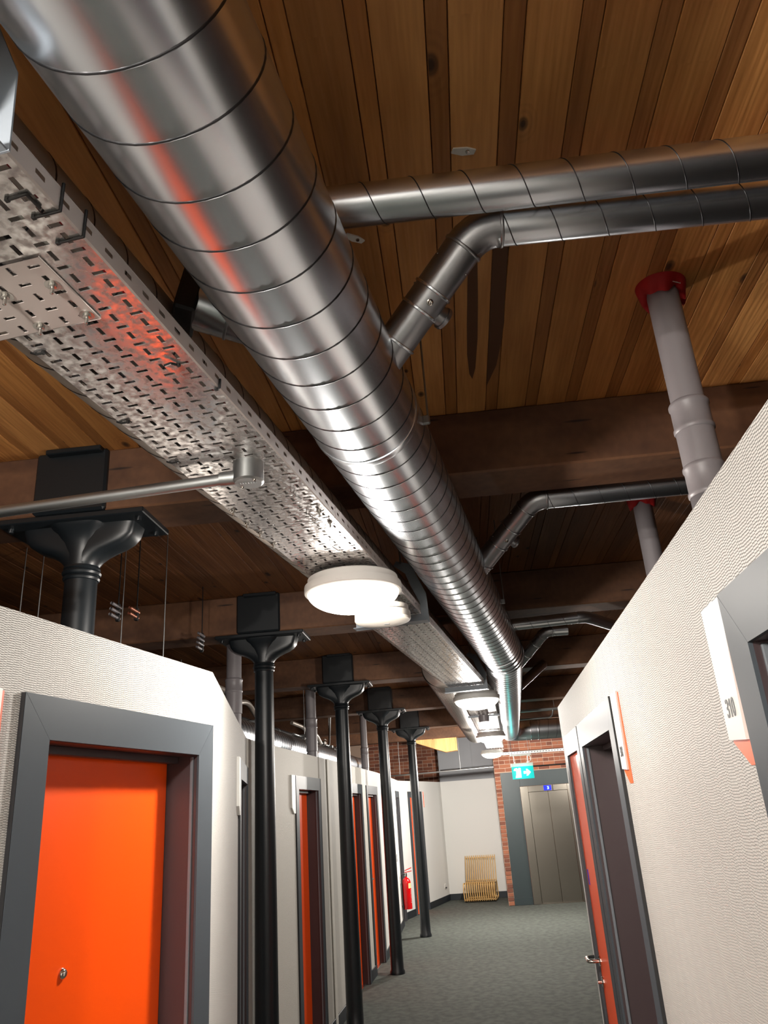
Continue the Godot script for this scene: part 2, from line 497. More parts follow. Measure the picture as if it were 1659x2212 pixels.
func door(xf: Transform3D, s0: float, s1: float, leaf_mat: StandardMaterial3D, label: String, opts := {}) -> Node3D:
	door_no += 1
	var h := 2.19
	var jw := 0.105
	var hw := 0.11
	var pr := 0.013
	var dp: float = opts.get("depth", 0.13)
	var root := thing("door_%d" % door_no, label, "door", xf * T(s0, 0, 0))
	root.set_meta("kind", "structure")
	var w := s1 - s0
	var st := mb()
	prism(st, PackedVector2Array([Vector2(0, 0), Vector2(jw, 0), Vector2(jw, h - hw), Vector2(0, h)]), -0.02, pr)
	part("jamb", st, M.frame_grey, root)
	st = mb()
	prism(st, PackedVector2Array([Vector2(w - jw, 0), Vector2(w, 0), Vector2(w, h), Vector2(w - jw, h - hw)]), -0.02, pr)
	part("jamb", st, M.frame_grey, root)
	st = mb()
	prism(st, PackedVector2Array([Vector2(jw + 0.0008, h - hw), Vector2(w - jw - 0.0008, h - hw), Vector2(w - 0.0012, h), Vector2(0.0012, h)]), -0.02, pr)
	part("head", st, M.frame_grey, root)
	for x in [-0.001, w + 0.001]:
		part("edge_band", box_at(Vector3(0.002, h, pr - 0.001), 0.0, Vector3(x, h / 2, (pr - 0.001) / 2)), M.edge_black, root)
	# lining boards of the recess
	st = mb()
	box(st, T(jw - 0.009, (h - hw) / 2, pr - 0.008 - (dp + pr) / 2), Vector3(0.02, h - hw, dp + pr))
	box(st, T(w - jw + 0.009, (h - hw) / 2, pr - 0.008 - (dp + pr) / 2), Vector3(0.02, h - hw, dp + pr))
	box(st, T(w / 2, h - hw + 0.009, pr - 0.008 - (dp + pr) / 2), Vector3(w - jw * 2, 0.02, dp + pr))
	part("lining", st, M.burgundy, root)
	st = mb()
	for x in [jw + 0.004, w - jw - 0.004]:
		box(st, T(x, (h - hw) / 2, -0.012), Vector3(0.008, h - hw - 0.01, 0.012), 0.002)
	part("seal", st, M.seal_grey, root)
	st = mb()
	box(st, T(w / 2, h - hw - 0.012, -dp + 0.03), Vector3(w - jw * 2 - 0.01, 0.024, 0.03), 0.002)
	if dp > 0.05: part("stop", st, M.burgundy, root)
	var lf := part("leaf", box_at(Vector3(w - jw * 2 - 0.006, h - hw - 0.012, 0.045), 0.002, Vector3(w / 2, (h - hw) / 2 + 0.003, -dp - 0.0225)), leaf_mat, root)
	st = mb()
	box(st, T(w / 2, 0.006, -dp), Vector3(w - jw * 2, 0.012, 0.08), 0.003)
	part("threshold", st, M.steel, root)
	if opts.has("eye"):
		st = mb()
		lathe(st, [Vector2(0.0, 0.012), Vector2(0.006, 0.0115), Vector2(0.0095, 0.009), Vector2(0.0125, 0.006), Vector2(0.0145, 0.002), Vector2(0.0145, 0.0)], Transform3D(Basis(Vector3.RIGHT, PI / 2), Vector3(opts.eye.x, opts.eye.y, -dp)), 24)
		var eye := part("door_viewer", st, M.chrome, lf)
		tag(eye, "small round chrome door viewer")
	if opts.has("lever"):
		var lx: float = opts.lever
		var sg: float = opts.get("swing", 1.0)
		st = mb()
		lathe(st, [Vector2(0, 0.01), Vector2(0.022, 0.01), Vector2(0.026, 0.006), Vector2(0.026, 0)], Transform3D(Basis(Vector3.RIGHT, PI / 2), Vector3(lx, 1.05, -dp)), 24)
		tube(st, rounded([Vector3(lx, 1.05, -dp), Vector3(lx, 1.05, -dp + 0.062), Vector3(lx + 0.12 * sg, 1.05, -dp + 0.062), Vector3(lx + 0.135 * sg, 1.05, -dp + 0.02)], 0.022), 0.0095, 14)
		part("lever_handle", st, M.chrome, lf)
		st = mb()
		lathe(st, [Vector2(0, 0.01), Vector2(0.022, 0.01), Vector2(0.026, 0.006), Vector2(0.026, 0)], Transform3D(Basis(Vector3.RIGHT, PI / 2), Vector3(lx, 0.955, -dp)), 24)
		rod(st, Vector3(lx, 0.955, -dp), Vector3(lx, 0.955, -dp + 0.03), 0.009)
		part("lock_cylinder", st, M.chrome, lf)
		if opts.has("plate"):
			part("lock_plate", box_at(Vector3(0.07, 0.26, 0.012), 0.003, Vector3(lx, 1.07, -dp + 0.006)), M.frame_grey, lf)
	if opts.has("sticker"):
		part("blue_sticker", box_at(Vector3(0.05, 0.075, 0.001), 0.0, Vector3(opts.sticker, 1.45, -dp + 0.0008)), M.display_blue_paint, lf)
	return root

func opening(s0: float, s1: float) -> Array:
	return [s0 + 0.085, s1 - 0.085, 2.10]

# name plate beside a door: orange backing with a cut corner, white front
func room_sign(xf: Transform3D, s: float, cut_left: bool, label: String, number := "", group := "") -> void:
	var root := thing("room_sign", label, "sign", xf * T(s, 1.885, 0), group)
	var w := 0.13
	var st := mb()
	var poly := PackedVector2Array([Vector2(0.0, 0.045), Vector2(0.075, 0.0), Vector2(w, 0.0), Vector2(w, 0.30), Vector2(0.0, 0.30)])
	if not cut_left:
		for i in poly.size(): poly[i] = Vector2(w - poly[i].x, poly[i].y)
	prism(st, poly, 0.0, 0.002 if number else 0.008)
	part("backing", st, M.orange_sign, root)
	st = mb()
	var fp := PackedVector2Array([Vector2(-0.003, 0.050), Vector2(0.098, 0.044), Vector2(0.123, 0.305), Vector2(-0.003, 0.305)])
	if not number:
		fp = poly.duplicate()
		for i in fp.size(): fp[i] = Vector2((fp[i].x * 0.9 - 0.003) if cut_left else (fp[i].x * 0.9 + 0.016), fp[i].y * 1.01)
	prism(st, fp, 0.0, 0.0085 if number else 0.016)
	part("front_panel", st, M.sign_white, root)
	if number:
		var n := part("room_number", letters(number, 0.034, 0.001), M.ink, root, Transform3D(Basis.from_scale(Vector3(0.72, 1, 1)), Vector3(0.05 if cut_left else 0.075, 0.105, 0.0088)))
		tag(n, "dark grey room number %s" % number)

func pods() -> void:
	var skirt := func(called: String, l: float, holes: Array, xf: Transform3D, label: String) -> void:
		var st := mb()
		var x := 0.0
		for o in holes:
			if o[0] > x: box(st, T((x + o[0]) / 2, 0.06, 0.006), Vector3(o[0] - x, 0.12, 0.012), 0.003)
			x = o[1]
		if l > x: box(st, T((x + l) / 2, 0.06, 0.006), Vector3(l - x, 0.12, 0.012), 0.003)
		struct(called, st, M.skirting, label, xf)
	M["display_blue_paint"] = mat("blue_sticker", Color(0.1, 0.15, 0.75), 0.5)
	# left side, near to far
	var fx := [
		["wall_left", -2.04, 3.8, -0.917, -2.88, "wallpaper"], ["wall_left", -0.917, -2.88, -1.478, -5.43, "wallpaper"], ["wall_left", -1.478, -5.43, -1.487, -5.62, "wallpaper_far"],
		["wall_left", -1.487, -5.62, -1.39, -8.06, "wallpaper_far"], ["wall_left", -1.39, -8.06, -1.255, -11.75, "wallpaper_far"], ["wall_left", -1.255, -11.75, -1.27, -15.6, "plaster"], ["wall_left", -1.27, -15.6, -0.54, -18.3, "plaster"],
	]
	var lab := ["embossed cream wall face with the large orange door at lower left", "embossed cream wall face turning away behind the large orange door", "narrow shaded wall strip beside the second black column", "pale wall face behind the second and third black columns", "pale wall face with two orange doors between the third and fourth columns", "pale wall face beyond the fourth column with the fire extinguisher", "white wall face with the last orange door and a socket"]
	var X := []
	for f in fx: X.append(wall_xf(f[1], f[2], f[3], f[4]))
	# doors as [wall, from, to]
	var D := [[0, s_on(X[0], -1.087, -1.868), s_on(X[0], -0.928, -2.87)], [1, s_on(X[1], -1.275, -4.5), s_on(X[1], -1.47, -5.41)], [3, s_on(X[3], -1.44, -6.82), s_on(X[3], -1.4, -7.80)], [4, s_on(X[4], -1.34, -9.3), s_on(X[4], -1.31, -10.28)], [4, s_on(X[4], -1.3, -10.62), s_on(X[4], -1.26, -11.6)], [5, s_on(X[5], -1.27, -14.75), s_on(X[5], -1.27, -15.5)], [6, 0.50, 1.36]]
	for i in fx.size():
		var holes := []
		for d in D:
			if d[0] == i: holes.append(opening(d[1], d[2]))
		var l := Vector2(fx[i][1], fx[i][2]).distance_to(Vector2(fx[i][3], fx[i][4]))
		struct(fx[i][0], wall_mesh(l, WALLH, 0.14, holes), M[fx[i][5]], lab[i], X[i])
		var sk := []
		for d in D:
			if d[0] == i: sk.append([d[1] - 0.002, d[2] + 0.002])
		skirt.call("baseboard_left", l, sk, X[i], "dark skirting board along the foot of the %s" % lab[i])
	door(X[0], D[0][1], D[0][2], M.orange, "large orange door in a wide grey frame at the lower left, nearest the viewer", {"eye": Vector2(0.40, 1.50), "depth": 0.11})
	door(X[1], D[1][1], D[1][2], M.burgundy, "narrow dark doorway just left of the second black column", {})
	door(X[3], D[2][1], D[2][2], M.orange, "orange door in a grey frame between the second and third black columns", {"depth": 0.105})
	door(X[4], D[3][1], D[3][2], M.orange, "orange door sliver right of the third black column", {"depth": 0.078})
	door(X[4], D[4][1], D[4][2], M.orange, "orange door with chrome lever handle just left of the fourth black column", {"lever": 0.2, "swing": 1.0, "plate": true, "depth": 0.072})
	door(X[5], D[5][1], D[5][2], M.burgundy, "narrow dark door behind the red fire extinguisher", {})
	door(X[6], D[6][1], D[6][2], M.orange, "last orange door, partly hidden by the fifth black column", {"eye": Vector2(0.43, 1.5), "depth": 0.0})
	room_sign(X[0], D[0][1] - 0.20, true, "orange and white room sign left of the large orange door, cut by the photo edge")
	room_sign(X[1], D[1][1] - 0.15, true, "slim white room sign seen edge on beside the narrow dark doorway")
	room_sign(X[3], D[2][1] - 0.15, true, "white room sign with a cut corner left of the orange door between two columns")
	room_sign(X[4], D[3][1] - 0.14, true, "room sign with orange edge just right of the third black column")
	room_sign(X[6], D[6][2] + 0.12, false, "small white room sign right of the fifth black column")
	# a cover strip over the joint of two wall panels
	struct("trim_1", box_at(Vector3(0.10, WALLH, 0.008), 0.002, Vector3(0, WALLH / 2, 0)), M.plaster_warm, "pale vertical cover strip between the orange door and the third black column", X[4] * T(0.12, 0, 0.01))
	# right side, far to near
	var R0 := wall_xf(0.629, -5.03, 0.365, 3.8)
	var rd := [[s_on(R0, 0.6, -4.835), s_on(R0, 0.6, -4.095)], [s_on(R0, 0.6, -4.065), s_on(R0, 0.57, -2.935)], [s_on(R0, 0.53, -1.469), s_on(R0, 0.5, -0.42)]]
	var rh := []
	var rs := []
	for d in rd:
		rh.append(opening(d[0], d[1]))
		rs.append([d[0] - 0.002, d[1] + 0.002])
	var rl := Vector2(0.629, -5.03).distance_to(Vector2(0.365, 3.8))
	struct("wall_right", wall_mesh(rl, WALLH, 0.14, rh), M.wallpaper, "embossed cream wall running along the right of the corridor", R0)
	skirt.call("baseboard_right", rl, rs, R0, "dark skirting board at the foot of the right wall")
	door(R0, rd[0][0], rd[0][1], M.orange, "narrow orange door with a chrome lever handle at the far end of the right wall", {"lever": 0.16, "swing": -1.0, "sticker": 0.17, "depth": 0.0})
	door(R0, rd[1][0], rd[1][1], M.burgundy, "dark door in a glossy grey frame next to the sign 308", {})
	door(R0, rd[2][0], rd[2][1], M.burgundy, "dark door in a grey frame at the right edge next to the sign 310", {})
	room_sign(R0, rd[2][0] - 0.132, true, "large white and orange room sign 310 on the near right wall", "310")
	room_sign(R0, rd[1][1] + 0.02, true, "white and orange room sign 308 on the right wall beside the dark door", "308")
	var R1 := wall_xf(4.25, -5.03, 0.629, -5.03)
	struct("wall_right", wall_mesh(3.62, WALLH, 0.14, []), M.wallpaper_far, "pale end face of the right hand pods towards the lift lobby", R1)
	struct("wall_back", wall_mesh(2.6, WALLH, 0.14, []), M.plaster, "pale wall closing the corridor behind the viewer", wall_xf(0.4, 3.8, -2.1, 3.8))
	# roofs of the pods
	var st := mb()
	prism(st, PackedVector2Array([Vector2(-4.45, -3.9), Vector2(-2.0, -3.9), Vector2(-0.93, 2.88), Vector2(-1.50, 5.43), Vector2(-1.40, 8.06), Vector2(-1.27, 11.75), Vector2(-1.285, 15.6), Vector2(-0.56, 18.32), Vector2(-4.45, 18.32)]), 0.0, 0.05, Transform3D(Basis(Vector3.RIGHT, -PI / 2), Vector3(0, WALLH - 0.07, 0)))
	struct("trim_2", st, M.roof_dark, "dark roof boards over the pods on the left")
	st = mb()
	prism(st, PackedVector2Array([Vector2(0.385, -3.9), Vector2(4.25, -3.9), Vector2(4.25, 5.0), Vector2(0.64, 5.0)]), 0.0, 0.05, Transform3D(Basis(Vector3.RIGHT, -PI / 2), Vector3(0, WALLH - 0.07, 0)))
	struct("trim_3", st, M.roof_dark, "dark roof boards over the pods on the right")

func ceiling_boards() -> void:
	var slab := struct("ceiling", box_at(Vector3(9.2, 0.12, 24.6)), M.roof_dark, "old timber board ceiling of wide boards and narrow strips", T(-0.1, CEIL + 0.10, -7.7))
	var per := 0.1704
	var x0 := -0.0948
	var bays := [[1.2, -3.09], [-3.09, -5.6], [-5.6, -8.23]]
	var wide := ["board_a", "board_b", "board_c", "board_a", "board_d", "board_b"]
	var far := {}
	for k in range(-26, 27):
		var nx := x0 + k * per
		for piece in [[nx + 0.024, 0.0465, 0.0015, ["strip_a", "strip_b"]], [nx + 0.048 + (per - 0.048) / 2, per - 0.051, 0.0, wide]]:
			var x: float = piece[0]
			for b in bays.size() + 2:
				var za := 0.0; var zb := 0.0
				var single := false
				if b < bays.size():
					za = bays[b][0]; zb = bays[b][1]
					single = x > -2.75 and x < 2.3 - b * 0.5
				elif b == 3: za = 4.3; zb = 1.2
				else: za = -8.23; zb = -19.6
				var mn: String = piece[3][rng.randi() % piece[3].size()]
				if b == 1 or b == 2 or b == 4: mn = ["darker_a", "darker_b", "darker_c", "darker_d"][rng.randi() % 4]  # bays beyond the first beam take darker tints of the same board textures
				var jig := rng.randf_range(-0.0006, 0.0008)
				var off := Vector2(rng.randf() * 3, rng.randf() * 3)
				var y: float = 0.02 + piece[2] + jig
				var sz := Vector3(piece[1], 0.04, za - zb - 0.004)
				if single:
					var st := mb()
					box(st, Transform3D.IDENTITY, sz, 0.0015, off)
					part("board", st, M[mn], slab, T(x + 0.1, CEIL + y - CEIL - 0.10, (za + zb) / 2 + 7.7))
				else:
					if not far.has(mn): far[mn] = mb()
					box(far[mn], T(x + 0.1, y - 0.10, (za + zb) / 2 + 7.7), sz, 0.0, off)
	var sd := mb()
	prism(sd, PackedVector2Array([Vector2(0.172, 1.90), Vector2(0.186, 1.86), Vector2(0.198, 1.93), Vector2(0.203, 2.15), Vector2(0.205, 2.4), Vector2(0.199, 2.6), Vector2(0.188, 2.68), Vector2(0.176, 2.64), Vector2(0.167, 2.5), Vector2(0.166, 2.3), Vector2(0.168, 2.05)]), 0.0, 0.0008, Transform3D(Basis(Vector3.RIGHT, -PI / 2), Vector3(0.1, -0.1015, 7.7)))
	prism(sd, PackedVector2Array([Vector2(0.245, 1.60), Vector2(0.292, 1.60), Vector2(0.294, 2.2), Vector2(0.298, 2.32), Vector2(0.292, 2.45), Vector2(0.28, 2.6), Vector2(0.246, 2.75)]), 0.0, 0.0008, Transform3D(Basis(Vector3.RIGHT, -PI / 2), Vector3(0.1, -0.1002, 7.7)))
	tag(part("dark_stain", sd, M.stain, slab), "dark brown stain on the ceiling boards", "", "", "stuff")
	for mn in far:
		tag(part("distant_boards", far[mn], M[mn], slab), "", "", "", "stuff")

func beams() -> void:
	var zs := [[-2.95, -3.23], [-5.48, -5.76], [-8.10, -8.37], [-10.78, -11.05], [-13.50, -13.78], [-15.95, -16.2]]
	var names := ["nearest heavy timber ceiling beam crossing above the duct", "second timber ceiling beam, behind the first round lamp", "third timber ceiling beam along the ceiling", "fourth timber ceiling beam above the far duct", "fifth timber ceiling beam near the lift lobby", "last timber ceiling beam just before the end wall"]
	for i in zs.size():
		var root := thing("timber_beam", names[i], "beam", T(0, BEAM, (zs[i][0] + zs[i][1]) / 2))
		var st := mb()
		box(st, T(-0.1, (CEIL - BEAM) / 2, 0), Vector3(9.0, CEIL - BEAM, zs[i][0] - zs[i][1]), 0.008, Vector2(i * 0.7, i * 0.31))
		part("beam", st, M.beam_wood, root)

func loft(st: SurfaceTool, rings: Array, seg := 40) -> void:   # ring: [y, half x, half z, squareness]
	st.set_smooth_group(1)
	var P := []
	for r in rings:
		var row := []
		for k in seg:
			var t := TAU * k / seg
			var c := cos(t); var s := sin(t)
			var e: float = 2.0 / r[3]
			row.append(Vector3(signf(c) * pow(absf(c), e) * r[1], r[0], -signf(s) * pow(absf(s), e) * r[2]))
		P.append(row)
	for i in rings.size() - 1:
		for k in seg:
			var k1 := (k + 1) % seg
			quad(st, P[i][k], P[i][k1], P[i + 1][k1], P[i + 1][k])

func columns() -> void:
	var at := [Vector2(-1.585, -3.10), Vector2(-1.40, -5.63), Vector2(-1.21, -8.19), Vector2(-1.035, -10.72), Vector2(-0.825, -13.5)]
	var lab := ["nearest black cast iron column, mostly hidden behind the left wall", "second black cast iron column, standing left of the round lamp", "third black cast iron column, between two orange doors", "fourth black cast iron column, beside the orange door with a handle", "fifth and farthest black cast iron column standing free on the carpet"]
	var proto: Node3D
	for i in at.size():
		if i == 0:
			proto = thing("iron_column", lab[0], "column", T(at[0].x, 0, at[0].y), "row of cast iron columns")
			var st := mb()
			lathe(st, [Vector2(0, 0), Vector2(0.092, 0), Vector2(0.092, 0.03), Vector2(0.08, 0.05), Vector2(0.078, 0.2), Vector2(0.074, 1.4), Vector2(0.068, 2.89)], Transform3D.IDENTITY, 40)
			part("shaft", st, M.iron_paint, proto)
			st = mb()
			lathe(st, [Vector2(0.066, 2.872), Vector2(0.074, 2.875), Vector2(0.078, 2.884), Vector2(0.074, 2.892), Vector2(0.071, 2.895), Vector2(0.079, 2.899), Vector2(0.083, 2.908), Vector2(0.079, 2.917), Vector2(0.072, 2.92), Vector2(0.078, 2.926), Vector2(0.076, 2.936), Vector2(0.066, 2.94)], Transform3D.IDENTITY, 40)
			part("neck_ring", st, M.iron_paint, proto)
			st = mb()
			loft(st, [[2.925, 0.069, 0.069, 2.0], [2.945, 0.076, 0.069, 2.0], [2.965, 0.092, 0.069, 2.3], [2.985, 0.118, 0.069, 2.8], [3.003, 0.155, 0.070, 3.4], [3.02, 0.196, 0.071, 4.2], [3.04, 0.226, 0.072, 5.0], [3.065, 0.245, 0.073, 6.0], [3.10, 0.254, 0.075, 7.0], [3.114, 0.256, 0.076, 8.0]])
			loft(st, [[2.93, 0.069, 0.069, 2.0], [2.99, 0.073, 0.074, 2.2], [3.04, 0.082, 0.084, 2.6], [3.08, 0.098, 0.102, 3.2], [3.10, 0.115, 0.12, 4.0], [3.114, 0.12, 0.125, 5.0]])
			part("capital", st, M.iron_paint, proto)
			part("cap_plate", box_at(Vector3(0.66, 0.026, 0.31), 0.004, Vector3(0, BEAM - 0.013, 0)), M.iron_paint, proto)
			st = mb()
			box(st, T(0, (BEAM + CEIL) / 2, 0), Vector3(0.325, CEIL - BEAM, 0.35), 0.01)
			part("beam_shoe", st, M.iron_paint, proto)
			st = mb()
			box(st, T(0.02, CEIL - 0.012, 0.0), Vector3(0.25, 0.024, 0.42), 0.004)
			part("top_plate", st, M.iron_paint, proto)
			st = mb()
			for sx in [-1, 1]:
				for sz in [-1, 1]:
					lathe(st, [Vector2(0.0, -0.02), Vector2(0.012, -0.018), Vector2(0.014, -0.006), Vector2(0.014, 0.0)], T(sx * 0.29, BEAM - 0.026, sz * 0.1), 6)
			part("bolt", st, M.iron_paint, proto)
		else:
			var c := proto.duplicate() as Node3D
			c.name = numbered("iron_column")
			add_child(c, true)
			c.position = Vector3(at[i].x, 0, at[i].y)
			c.set_meta("label", lab[i])

# ---------------------------------------------------------------- far end
func bricks(parent: Node, x0: float, x1: float, y0: float, y1: float, z: float, single := true) -> void:
	var mats := [M.brick_a, M.brick_b, M.brick_c, M.brick_a, M.brick_d]
	var meshes := {}
	var row := 0
	var y := y0
	var rest := {}
	while y < y1 - 0.02:
		var header := row % 4 == 2
		var bl := 0.1125 if header else 0.225
		var hh := minf(0.066, y1 - y)
		var x := x0 - (bl / 2 if row % 2 == 1 else 0.0)
		while x < x1 - 0.01:
			var a := maxf(x + 0.005, x0); var b := minf(x + bl - 0.005, x1)
			if b - a > 0.02:
				var key := "%.3f_%.3f" % [b - a, hh]
				if not meshes.has(key): meshes[key] = done(box_at(Vector3(b - a, hh, 0.05), 0.004))
				part("brick", meshes[key], mats[rng.randi() % mats.size()], parent, T((a + b) / 2, y + hh / 2, z - 0.025 + rng.randf_range(0.0, 0.006)))
			x += bl
		y += 0.076
		row += 1

func end_walls() -> void:
	var we := struct("wall_end", wall_mesh(1.35, WALLH, 0.1, []), M.plaster, "plain white end wall behind the slatted wooden chair", wall_xf(-0.54, -18.3, 0.80, -18.22))
	var st := mb()
	box(st, T(0.67, 0.06, 0.006), Vector3(1.34, 0.12, 0.012), 0.003)
	struct("baseboard_end", st, M.skirting, "dark skirting board behind the slatted wooden chair", wall_xf(-0.54, -18.3, 0.80, -18.22))
	var bk := struct("wall_end", box_at(Vector3(1.9, 1.1, 0.08), 0.0, Vector3(0, 0.55, -0.04)), M.panel_grey, "pale grey bulkhead panels above the white end wall", T(0.40, WALLH - 0.02, -18.45))
	for q in [[-0.565, 0.755], [0.41, 1.18]]:
		part("bulkhead_panel", box_at(Vector3(q[1] - 0.006, 0.86, 0.012), 0.002, Vector3(q[0], 0.60, 0.006)), M.panel_grey, bk)
	part("bulkhead_panel", box_at(Vector3(1.89, 0.155, 0.012), 0.002, Vector3(0, 0.085, 0.006)), M.panel_grey, bk)
	var lb := struct("wall_far_left", box_at(Vector3(3.6, 1.25, 0.2), 0.0, Vector3(-1.8, 0.55, -0.1)), M.mortar, "old brick gable wall seen in shade above the pods at the far left", T(-0.56, 2.3, -18.75))
	bricks(lb, -1.6, 0.0, 0.0, 1.12, 0.008)
	# lift wall
	var zl := -16.7
	var lw := struct("wall_lift", box_at(Vector3(3.6, CEIL, 0.25), 0.0, Vector3(1.8, CEIL / 2, -0.125)), M.mortar, "red brick wall around the lift, bare above and painted dark green below", T(0.63, 0, zl - 0.004))
	st = mb()
	box(st, T(0.30, 1.215, 0.004), Vector3(0.375, 2.43, 0.016), 0.003)
	box(st, T(2.3, 2.29, 0.004), Vector3(3.63, 0.29, 0.016), 0.003)
	box(st, T(2.9, 1.215, 0.004), Vector3(2.6, 2.43, 0.016), 0.003)
	part("green_paint", st, M.green_paint, lw)
	st = mb()
	box(st, T(0.31, 0.065, 0.014), Vector3(0.40, 0.13, 0.035), 0.004)
	part("plinth", st, M.green_paint, lw)
	bricks(lw, 0.0, 0.112, 0.005, 2.44, 0.01)
	bricks(lw, 0.0, 2.0, 2.447, 3.25, 0.01)
	var lift := thing("lift_entrance", "brushed steel lift doors under a small blue floor display", "lift", T(1.65, 0, zl + 0.05))
	for sx in [-1, 1]:
		part("jamb", box_at(Vector3(0.16, 2.14, 0.05), 0.004, Vector3(sx * 0.47, 1.07, 0.0)), M.lift_steel, lift)
		var dp := part("door_panel", box_at(Vector3(0.388, 2.02, 0.02), 0.004, Vector3(sx * 0.195, 1.015, 0.004)), M.lift_steel, lift)
		dp.name = dp.name
	part("head", box_at(Vector3(0.78, 0.115, 0.05), 0.004, Vector3(0, 2.083, 0.0)), M.lift_steel, lift)
	part("sill", box_at(Vector3(0.80, 0.012, 0.06), 0.002, Vector3(0, 0.006, 0.02)), M.chrome, lift)
	var ds := part("floor_display", box_at(Vector3(0.15, 0.095, 0.01), 0.003, Vector3(0.0, 2.085, 0.029)), M.display_blue, lift)
	tag(ds, "blue lit floor display")
	part("digit", letters("3", 0.055, 0.002), M.display_digit, ds, T(0.01, 2.085, 0.0345))
	part("display_edge", box_at(Vector3(0.02, 0.1, 0.012), 0.002, Vector3(0.10, 2.083, 0.029)), M.chrome, lift)
	# rough sawn timber prop against the end bulkhead
	var br := thing("timber_brace", "pale new timber wedge under the beam near the end wall", "timber", T(-0.43, 2.945, -16.1))
	st = mb()
	prism(st, PackedVector2Array([Vector2(-0.46, 0.195), Vector2(-0.45, 0.14), Vector2(0.12, -0.07), Vector2(0.35, -0.05), Vector2(0.35, 0.195)]), -0.12, 0.12)
	part("wedge", st, M.new_timber, br)
	st = mb()
	box(st, T(0.345, 0.07, 0.0), Vector3(0.03, 0.25, 0.26), 0.003)
	part("end_block", st, M.new_timber, br)

# ---------------------------------------------------------------- ducts
# a length of spiral duct from a to b with its raised seam
func spiral(parent: Node, a: Vector3, b: Vector3, r: float, pitch: float, body: Material, seam: Material, seg := 56, called := "duct_run", hand := 1.0, phase := 0.0) -> void:
	var st := mb()
	var l := a.distance_to(b)
	var bs := basis_along(b - a)
	var xf := Transform3D(bs, a)
	st.set_smooth_group(1)
	var n := maxi(1, int(l / 0.5))
	for i in n:
		var y0 := l * i / n; var y1 := l * (i + 1) / n
		for k in seg:
			var t0 := TAU * k / seg; var t1 := TAU * (k + 1) / seg
			var c0 := Vector3(cos(t0) * r, 0, -sin(t0) * r); var c1 := Vector3(cos(t1) * r, 0, -sin(t1) * r)
			var p := [xf * (c0 + Vector3.UP * y0), xf * (c1 + Vector3.UP * y0), xf * (c1 + Vector3.UP * y1), xf * (c0 + Vector3.UP * y1)]
			tri(st, p[0], p[1], p[2], Vector2(t0 * r, y0), Vector2(t1 * r, y0), Vector2(t1 * r, y1))
			tri(st, p[0], p[2], p[3], Vector2(t0 * r, y0), Vector2(t1 * r, y1), Vector2(t0 * r, y1))
	var o := part(called, st, body, parent)
	st = mb()
	st.set_smooth_group(1)
	var w := minf(0.0026, r * 0.03)
	var hgt := minf(0.0014, r * 0.02)
	var per := 40
	var steps := int(l / pitch * per)
	var prev := []
	for i in steps + 1:
		var t := TAU * i / per * hand + phase
		var y := pitch * i / per
		var row := []
		for q in [[-w, 0.0], [-w * 0.6, hgt], [w * 0.6, hgt], [w, 0.0]]:
			row.append(xf * Vector3(cos(t) * (r + q[1]), clampf(y + q[0], 0.0, l), -sin(t) * (r + q[1])))
		if i > 0:
			for k in 3:
				if hand > 0: quad(st, prev[k], row[k], row[k + 1], prev[k + 1])
				else: quad(st, row[k], prev[k], prev[k + 1], row[k + 1])
		prev = row
	part("seam", st, seam, o)

func ring(parent: Node, at: Vector3, dir: Vector3, r: float, width: float, proud: float, m: Material, called := "coupling_ring") -> void:
	var st := mb()
	lathe(st, [Vector2(r - 0.002, -width / 2), Vector2(r + proud * 0.7, -width / 2 + 0.001), Vector2(r + proud, -width / 4), Vector2(r + proud, width / 4), Vector2(r + proud * 0.7, width / 2 - 0.001), Vector2(r - 0.002, width / 2)], Transform3D(basis_along(dir), at), 56)
	part(called, st, m, parent)

